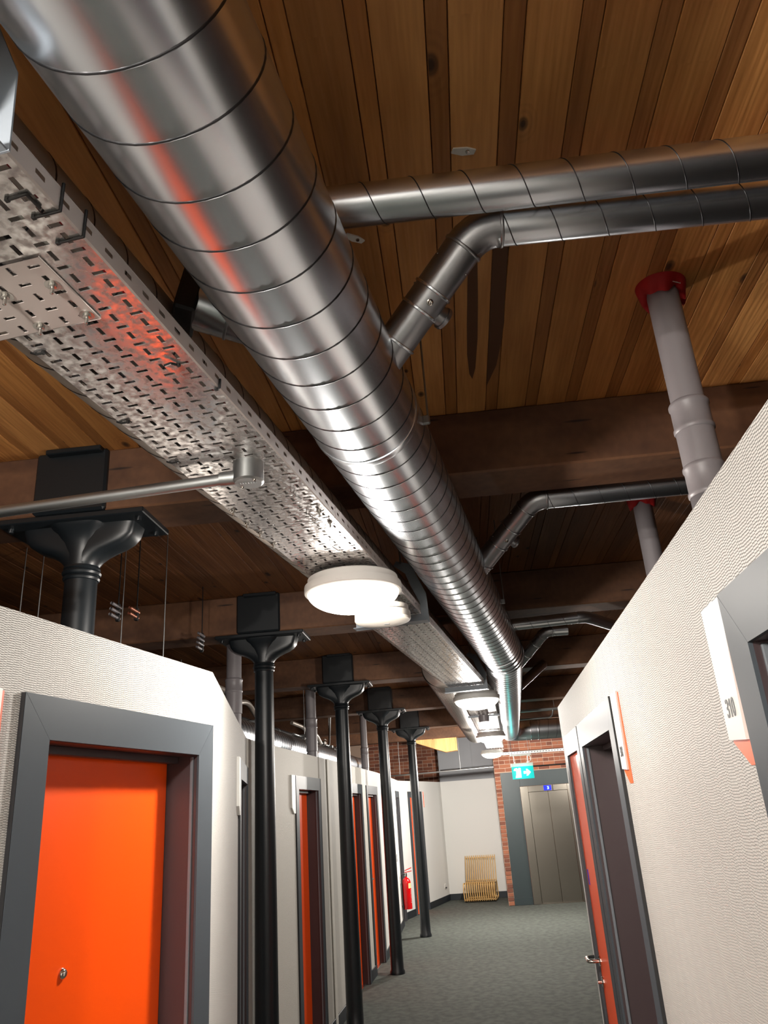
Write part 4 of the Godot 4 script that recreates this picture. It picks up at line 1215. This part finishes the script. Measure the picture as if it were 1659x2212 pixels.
# ---------------------------------------------------------------- smaller things
func small_things() -> void:
	var st: SurfaceTool
	# exit sign
	var ex := thing("exit_sign", "lit green exit sign with an arrow hanging near the lift", "exit sign", TR(0.94, 2.19, -13.0, 2.0))
	part("panel", box_at(Vector3(0.345, 0.19, 0.012), 0.004, Vector3(0, 0.095, 0)), M.exit_glow, ex)
	st = mb()
	prism(st, PackedVector2Array([Vector2(-0.125, 0.02), Vector2(-0.03, 0.02), Vector2(-0.03, 0.165), Vector2(-0.06, 0.17), Vector2(-0.075, 0.15), Vector2(-0.09, 0.17), Vector2(-0.13, 0.16), Vector2(-0.145, 0.13), Vector2(-0.105, 0.125), Vector2(-0.11, 0.07)]), 0.006, 0.0085)
	part("running_figure", st, M.exit_white, ex)
	st = mb()
	prism(st, PackedVector2Array([Vector2(0.01, 0.075), Vector2(0.06, 0.075), Vector2(0.05, 0.045), Vector2(0.075, 0.045), Vector2(0.125, 0.095), Vector2(0.075, 0.145), Vector2(0.05, 0.145), Vector2(0.06, 0.115), Vector2(0.01, 0.115)]), 0.006, 0.0085)
	part("arrow", st, M.exit_white, ex)
	part("housing", box_at(Vector3(0.35, 0.05, 0.05), 0.006, Vector3(0, 0.212, 0)), M.white_plastic, ex)
	for x in [-0.12, 0.10]:
		st = mb()
		lathe(st, [Vector2(0.004, 0.235), Vector2(0.012, 0.24), Vector2(0.012, 0.252), Vector2(0.003, 0.256), Vector2(0.003, 0.36)], T(x, 0, 0), 12)
		part("hook", st, M.steel, ex)
	part("mounting_bar", box_at(Vector3(0.335, 0.022, 0.03), 0.003, Vector3(-0.005, 0.362, 0)), M.white_plastic, ex)
	st = mb()
	tube(st, rounded([Vector3(0.10, 0.255, 0.0), Vector3(0.15, 0.262, 0.0), Vector3(0.148, 0.34, 0.0), Vector3(0.10, 0.352, 0.0)], 0.035, 6), 0.005, 10, true)
	part("cable", st, M.white_plastic, ex)
	for x in [-0.14, 0.13]:
		st = mb()
		rod(st, Vector3(x, 0.37, 0), Vector3(x, 0.587, -0.03), 0.003, 8)
		part("hanger_rod", st, M.zinc_tube, ex)
	var xl := OmniLight3D.new()
	xl.name = "exit_sign_light"; xl.position = Vector3(0, 0.1, 0.06); xl.light_color = Color(0.25, 1.0, 0.95); xl.light_energy = 0.05; xl.omni_range = 20.0; xl.omni_attenuation = 2.0; xl.light_size = 0.08; xl.shadow_enabled = true
	ex.add_child(xl)
	# small perforated tray and tubes that cross in front of the brick
	var ct := thing("crossing_tray", "slim perforated tray crossing in front of the brick above the exit sign", "cable tray", T(0.78, 2.755, -16.45))
	st = mb()
	box(st, T(0.9, 0.03, 0.0), Vector3(2.0, 0.05, 0.004))
	box(st, T(0.9, 0.005, -0.04), Vector3(2.0, 0.003, 0.08))
	part("channel", st, M.zinc_tube, ct)
	st = mb()
	for i in 34: box(st, T(-0.06 + i * 0.058, 0.03, 0.003), Vector3(0.024, 0.014, 0.002))
	part("slots", st, M.black_plastic, ct)
	for x in [0.2, 1.5]:
		st = mb()
		rod(st, Vector3(x, 0.0, -0.04), Vector3(x, CEIL - 2.755, -0.04), 0.004, 8)
		part("hanger_rod", st, M.zinc_tube, ct)
	var wc := thing("wall_tube", "thin dark tube fixed along the brick just above the green paint", "conduit", T(1.1, 2.515, -16.66))
	st = mb()
	rod(st, Vector3(0, 0, 0), Vector3(2.2, 0.0, 0), 0.014, 12)
	part("tube", st, M.dark_pipe, wc)
	var lc := thing("crossing_conduit", "long thin pale conduit crossing in front of the grey bulkhead panels", "conduit", T(-0.95, 2.50, -16.0))
	st = mb()
	box(st, T(0.0, 0.0, 0.0), Vector3(0.02, 0.02, 0.02))
	tube(st, [Vector3(-0.6, 0.0, 0), Vector3(0.7, 0.015, 0), Vector3(1.55, 0.03, 0)], 0.013, 12, true)
	part("tube", st, M.zinc_tube, lc)
	st = mb()
	tube(st, [Vector3(0.5, 0.035, -0.02), Vector3(1.55, 0.055, -0.02)], 0.014, 12, true)
	part("cable_run", st, M.dark_pipe, lc)
	for x in [-0.3, 0.9]:
		st = mb()
		rod(st, Vector3(x, 0.02, 0), Vector3(x, CEIL - 2.5, 0), 0.004, 8)
		part("hanger_rod", st, M.zinc_tube, lc)
	# gear above the far right wall: small trays bent round the duct
	var gr := thing("hanging_trays", "small metal frame of trays hanging above the cross duct at the far right", "cable tray", T(1.15, 3.0, -12.0))
	st = mb()
	box(st, T(0.1, 0.12, 0), Vector3(0.62, 0.03, 0.12), 0.003)
	tube(st, rounded([Vector3(-0.28, 0.0, 0.0), Vector3(0.25, 0.0, 0.0), Vector3(0.28, 0.12, 0.0)], 0.06, 5), 0.012, 10, true)
	for x in [-0.1, 0.3]: rod(st, Vector3(x, 0.12, 0), Vector3(x, CEIL - 3.0, 0), 0.004, 8)
	part("frame", st, M.zinc_tube, gr)
	# slatted chair
	var ch := thing("slatted_chair", "low slatted blond wood chair against the white end wall", "chair", TR(0.13, 0, -17.86, -8.0))
	var prof := rounded([Vector3(0, 0.84, -0.335), Vector3(0, 0.36, -0.20), Vector3(0, 0.335, 0.05), Vector3(0, 0.36, 0.30), Vector3(0, 0.28, 0.345), Vector3(0, 0.05, 0.30), Vector3(0, 0.03, 0.25), Vector3(0, 0.03, -0.28), Vector3(0, 0.06, -0.32), Vector3(0, 0.34, -0.24)], 0.045, 5)
	for i in 15:
		st = mb()
		for j in prof.size() - 1:
			var a: Vector3 = prof[j]; var b: Vector3 = prof[j + 1]
			if a.distance_to(b) < 0.001: continue
			box(st, Transform3D(basis_along(b - a), (a + b) / 2), Vector3(0.020, a.distance_to(b) + 0.006, 0.026), 0.003)
		part("slat", st, M.chair_wood, ch, T(-0.315 + i * 0.045, 0, 0))
	st = mb()
	for q in [Vector3(0, 0.80, -0.325), Vector3(0, 0.345, 0.02), Vector3(0, 0.055, 0.28), Vector3(0, 0.045, -0.28), Vector3(0, 0.37, -0.21)]:
		rod(st, q + Vector3(-0.32, 0, 0), q + Vector3(0.32, 0, 0), 0.009, 10)
	part("cross_rod", st, M.chair_wood, ch)
	st = mb()
	for x in [-0.3, 0.3]:
		for z in [-0.25, 0.24]: rod(st, Vector3(x, 0, z), Vector3(x, 0.02, z), 0.014, 12)
	part("foot", st, M.black_plastic, ch)
	# fire extinguisher
	var fe := thing("fire_extinguisher", "red fire extinguisher hanging on the left wall between the fourth and fifth columns", "extinguisher", TR(-1.165, 0.28, -14.62, 20.0))
	st = mb()
	lathe(st, [Vector2(0, 0.012), Vector2(0.06, 0.008), Vector2(0.075, 0.0), Vector2(0.078, 0.012), Vector2(0.078, 0.40), Vector2(0.072, 0.435), Vector2(0.055, 0.465), Vector2(0.03, 0.482), Vector2(0.02, 0.488), Vector2(0.02, 0.51), Vector2(0, 0.51)], Transform3D.IDENTITY, 40)
	part("cylinder", st, M.extinguisher_red, fe)
	st = mb()
	lathe(st, [Vector2(0, 0.505), Vector2(0.022, 0.505), Vector2(0.022, 0.555), Vector2(0.014, 0.565), Vector2(0, 0.565)], Transform3D.IDENTITY, 20)
	part("valve", st, M.steel, fe)
	st = mb()
	for q in [[0.575, 0.12], [0.615, 0.32]]:
		box(st, Transform3D(Basis(Vector3.BACK, q[1]), Vector3(0.045, q[0], 0.0)), Vector3(0.13, 0.012, 0.024), 0.003)
	part("handle", st, M.extinguisher_red, fe)
	st = mb()
	tube(st, rounded([Vector3(-0.01, 0.54, 0.0), Vector3(-0.075, 0.56, 0.02), Vector3(-0.09, 0.42, 0.03), Vector3(-0.086, 0.08, 0.03)], 0.05, 6), 0.011, 14, true)
	part("hose", st, M.black_plastic, fe)
	st = mb()
	lathe(st, [Vector2(0.014, 0.0), Vector2(0.02, 0.05), Vector2(0.011, 0.09)], T(-0.086, 0.0, 0.03), 16)
	part("nozzle", st, M.black_plastic, fe)
	st = mb()
	for i in 10:
		var t0 := -PI / 2 + 0.15 + i * 0.09; var t1 := t0 + 0.09
		quad(st, Vector3(cos(t0), 0, -sin(t0)) * 0.0786 + Vector3.UP * 0.32, Vector3(cos(t1), 0, -sin(t1)) * 0.0786 + Vector3.UP * 0.32, Vector3(cos(t1), 0, -sin(t1)) * 0.0786 + Vector3.UP * 0.40, Vector3(cos(t0), 0, -sin(t0)) * 0.0786 + Vector3.UP * 0.40)
	part("band_label", st, M.cream, fe)
	st = mb()
	for j in 9:
		var t := -PI / 2 + 0.75
		var n := Vector3(cos(t), 0, -sin(t))
		box(st, Transform3D(Basis(Vector3(-n.z, 0, n.x), Vector3.UP, n).orthonormalized(), n * 0.079 + Vector3.UP * (0.10 + j * 0.024)), Vector3(0.022 - (j % 3) * 0.005, 0.006, 0.001))
	part("print_lines", st, M.sign_white, fe)
	st = mb()
	box(st, Transform3D(Basis(Vector3.UP, deg_to_rad(-20.0)), Vector3(-0.078, 0.42, -0.028)), Vector3(0.05, 0.05, 0.04), 0.004)
	part("wall_bracket", st, M.steel, fe)
	# socket and switch
	var X6 := wall_xf(-1.27, -15.6, -0.54, -18.3)
	var so := thing("wall_socket", "small white socket low on the white wall right of the fifth column", "socket", X6 * T(2.50, 0.26, 0))
	part("plate", box_at(Vector3(0.086, 0.086, 0.010), 0.003, Vector3(0, 0.043, 0.005)), M.white_plastic, so)
	st = mb()
	for q in [[0, 0.058, 0.012, 0.006], [-0.014, 0.035, 0.008, 0.005], [0.014, 0.035, 0.008, 0.005]]: box(st, T(q[0], q[1], 0.0104), Vector3(q[2], q[3], 0.001))
	part("pin_holes", st, M.ink, so)
	part("plug", box_at(Vector3(0.045, 0.03, 0.03), 0.005, Vector3(0.0, 0.012, 0.022)), M.ink, so)
	var X5 := wall_xf(-1.255, -11.75, -1.27, -15.6)
	var sw := thing("wall_switch", "small pale switch plate on the left wall above the fire extinguisher", "switch", X5 * T(2.45, 1.05, 0))
	part("plate", box_at(Vector3(0.086, 0.12, 0.009), 0.003, Vector3(0, 0.06, 0.0045)), M.panel_grey, sw)
	part("rocker", box_at(Vector3(0.022, 0.04, 0.006), 0.002, Vector3(0, 0.06, 0.011)), M.white_plastic, sw)
	# fixings left on the ceiling boards
	var cl := [["small white screw plate on the ceiling beside the main duct", Vector3(-0.167, CEIL, -1.80), 35.0], ["white flake of plaster left on the ceiling boards near the top", Vector3(0.155, CEIL, -1.53), 8.0]]
	for q in cl:
		var o := thing("ceiling_fixing", q[0], "fixing", TR(q[1].x, q[1].y, q[1].z, q[2]))
		st = mb()
		prism(st, PackedVector2Array([Vector2(-0.03, -0.006), Vector2(0.0, -0.014), Vector2(0.03, -0.01), Vector2(0.034, 0.004), Vector2(0.01, 0.011), Vector2(-0.026, 0.009)]), 0.0, 0.005, Transform3D(Basis(Vector3.RIGHT, PI / 2), Vector3.ZERO))
		part("plate", st, M.sign_white, o)
		st = mb()
		lathe(st, [Vector2(0.006, -0.005), Vector2(0.005, -0.008), Vector2(0, -0.0085)], T(0.012, 0, 0), 10)
		part("screw", st, M.steel, o)
	# hanger straps of the main duct
	var hl := ["steel suspension strap of the main duct, nearest", "steel suspension strap of the main duct past the first beam"]
	var k := 0
	for dd in [2.02, 4.35]:
		var hs := thing("duct_hanger", hl[k], "hanger", CF * T(-0.4633, 2.93, -dd))
		for s in [-1, 1]:
			st = mb()
			rod(st, Vector3(s * 0.172, 0.0, 0), Vector3(s * 0.172, CEIL - 2.93, 0), 0.003, 8)
			box(st, T(s * 0.166, 0.0, 0), Vector3(0.022, 0.028, 0.014), 0.003)
			part("rod", st, M.zinc_tube, hs)
		k += 1

func left_services() -> void:
	var st: SurfaceTool
	var d := thing("back_duct", "silver ribbed duct lying behind the top of the left wall", "duct", Transform3D.IDENTITY)
	var A := Vector3(-2.0, 2.55, -5.0); var B := Vector3(-1.72, 2.55, -13.2)
	spiral(d, A, B, 0.152, 0.09, M.duct_metal, M.seam_metal, 56, "duct_run", -1.0)
	ring(d, B, B - A, 0.152, 0.03, 0.008, M.zinc_tube)
	st = mb()
	tube(st, rounded([B, B + (B - A).normalized() * 0.35, B + Vector3(-0.25, 0.05, -0.5)], 0.25, 6), 0.153, 40, true)
	part("bend", st, M.duct_dull, d)
	ring(d, A.lerp(B, 0.48), B - A, 0.152, 0.03, 0.006, M.zinc_tube)
	# dark service pipes and steel channels behind the left wall
	var runs := [[Vector3(-2.55, 2.86, -3.4), Vector3(-2.1, 2.86, -13.5), 0.05, M.dark_pipe, "thick black lagged pipe above the left pods, upper right"], [Vector3(-2.72, 2.825, -3.2), Vector3(-2.35, 2.825, -13.5), 0.045, M.dark_pipe, "thick black lagged pipe above the left pods, lower"], [Vector3(-2.95, 2.98, -3.0), Vector3(-2.6, 2.98, -13.5), 0.06, M.dark_pipe, "thickest black lagged pipe above the left pods, uppermost"]]
	for q in runs:
		var o := thing("lagged_pipe", q[4], "pipe", Transform3D.IDENTITY)
		st = mb()
		tube(st, [q[0], q[1]], q[2], 20, true)
		part("pipe", st, q[3], o)
		st = mb()
		for i in 12:
			var c: Vector3 = q[0].lerp(q[1], (i + 0.5) / 12.0)
			lathe(st, [Vector2(q[2], -0.02), Vector2(q[2] + 0.004, -0.018), Vector2(q[2] + 0.004, 0.018), Vector2(q[2], 0.02)], Transform3D(basis_along(q[1] - q[0]), c), 20)
		part("band", st, M.zinc_tube, o)
	var chn := [["steel support channel under the lagged pipes beside the second column", -6.2], ["steel support channel under the lagged pipes left of the third column", -7.6], ["steel support channel under the lagged pipes beyond the third column", -9.4], ["steel support channel under the lagged pipes near the fourth column", -11.2]]
	for q in chn:
		var o := thing("support_channel", q[0], "bracket", T(-2.35, 2.755, q[1]))
		st = mb()
		box(st, T(0.05, 0.0, 0.0), Vector3(1.0, 0.04, 0.04), 0.004)
		part("channel", st, M.zinc_tube, o)
		for x in [-0.4, 0.5]:
			st = mb()
			rod(st, Vector3(x, -0.03, 0), Vector3(x, CEIL - 2.755, 0), 0.005, 8)
			part("hanger_rod", st, M.zinc_tube, o)
			st = mb()
			lathe(st, [Vector2(0.0, -0.045), Vector2(0.011, -0.045), Vector2(0.011, -0.025), Vector2(0, -0.025)], T(x, 0, 0), 6)
			part("nut", st, M.steel, o)
	# loose pale hoses over the channels
	var hs := [["pale flexible hose sagging over the services behind the second column", Vector3(-1.98, 2.86, -6.9)], ["pale flexible hose sagging over the services beyond the third column", Vector3(-1.86, 2.80, -9.7)]]
	for q in hs:
		var o := thing("flexible_hose", q[0], "hose", Transform3D(Basis.IDENTITY, q[1]))
		st = mb()
		tube(st, rounded([Vector3(-0.1, 0.10, 0.5), Vector3(0.0, 0.06, 0.25), Vector3(0.02, -0.02, 0.1), Vector3(0.06, 0.02, -0.2), Vector3(0.08, -0.08, -0.4)], 0.1, 5), 0.024, 14, true)
		part("hose", st, M.insulated, o)
	var cp := thing("copper_pipe", "small bare pipe with lever valves above the left pods near the fourth column", "pipe", Transform3D.IDENTITY)
	st = mb()
	tube(st, rounded([Vector3(-1.9, 2.75, -9.0), Vector3(-1.82, 2.75, -11.0), Vector3(-1.82, 3.0, -11.1), Vector3(-1.8, 3.3, -11.1)], 0.08, 5), 0.014, 12, true)
	part("pipe", st, M.zinc_tube, cp)
	st = mb()
	box(st, T(-1.83, 2.76, -10.6), Vector3(0.07, 0.05, 0.12), 0.01)
	box(st, T(-1.80, 2.80, -10.55), Vector3(0.02, 0.015, 0.14), 0.004)
	part("valve", st, M.steel, cp)
	# thin hanger rods in front of the near pods
	var rl := ["thin hanger rod left of the first column, outermost", "thin hanger rod left of the first column, inner", "thin hanger rod just right of the first column", "thin hanger rod midway between the first and second columns"]
	var ri := 0
	for q in [[-2.42, -4.05], [-2.31, -4.05], [-1.80, -4.02], [-1.56, -4.03]]:
		var o := thing("hanger_rod", rl[ri], "rod", T(q[0], 2.37, q[1]))
		st = mb()
		rod(st, Vector3.ZERO, Vector3(0, CEIL - 2.37, 0), 0.0035, 8)
		part("rod", st, M.zinc_tube, o)
		st = mb()
		lathe(st, [Vector2(0, 0.30), Vector2(0.008, 0.30), Vector2(0.008, 0.33), Vector2(0, 0.33)], Transform3D.IDENTITY, 6)
		part("nut", st, M.zinc_tube, o)
		ri += 1
	# pipe ends gathered in clamps
	var bl := [["stack of three capped grey pipe ends right of the first column", Vector3(-1.862, 2.97, -4.0), 3, "pvc"], ["stack of two coppery pipe ends beside the thin hanger rod", Vector3(-1.752, 2.965, -4.0), 2, "copper"], ["stack of four grey pipe ends left of the second column", Vector3(-1.72, 2.98, -5.05), 4, "pvc"], ["stack of three grey pipe ends left of the third column", Vector3(-1.86, 2.98, -7.3), 3, "pvc"]]
	for q in bl:
		var o := thing("pipe_stack", q[0], "pipes", Transform3D(Basis.IDENTITY, q[1]))
		for i in q[2]:
			st = mb()
			tube(st, [Vector3(0.003 * i, i * 0.031, -0.12), Vector3(0.003 * i, i * 0.031, 0.0)], 0.0095, 16, false)
			tube(st, [Vector3(0.003 * i, i * 0.031, -0.12), Vector3(0.003 * i, i * 0.031, -0.01)], 0.0055, 16, true)
			part("pipe", st, M[q[3]], o)
		st = mb()
		box(st, T(0.0, q[2] * 0.0155 - 0.015, -0.1), Vector3(0.022, q[2] * 0.031 + 0.01, 0.02), 0.003)
		box(st, T(0.0, 0.23, -0.1), Vector3(0.006, 0.46, 0.006), 0.001)
		part("clamp", st, M.dark_pipe, o)
	var sh := thing("torn_strip", "pale torn paper strip poking up behind the left wall before the first column", "scrap", T(-1.14, 2.36, -2.62))
	st = mb()
	prism(st, PackedVector2Array([Vector2(-0.02, 0), Vector2(0.012, 0), Vector2(0.026, 0.075)]), 0, 0.002)
	part("strip", st, M.sign_white, sh)
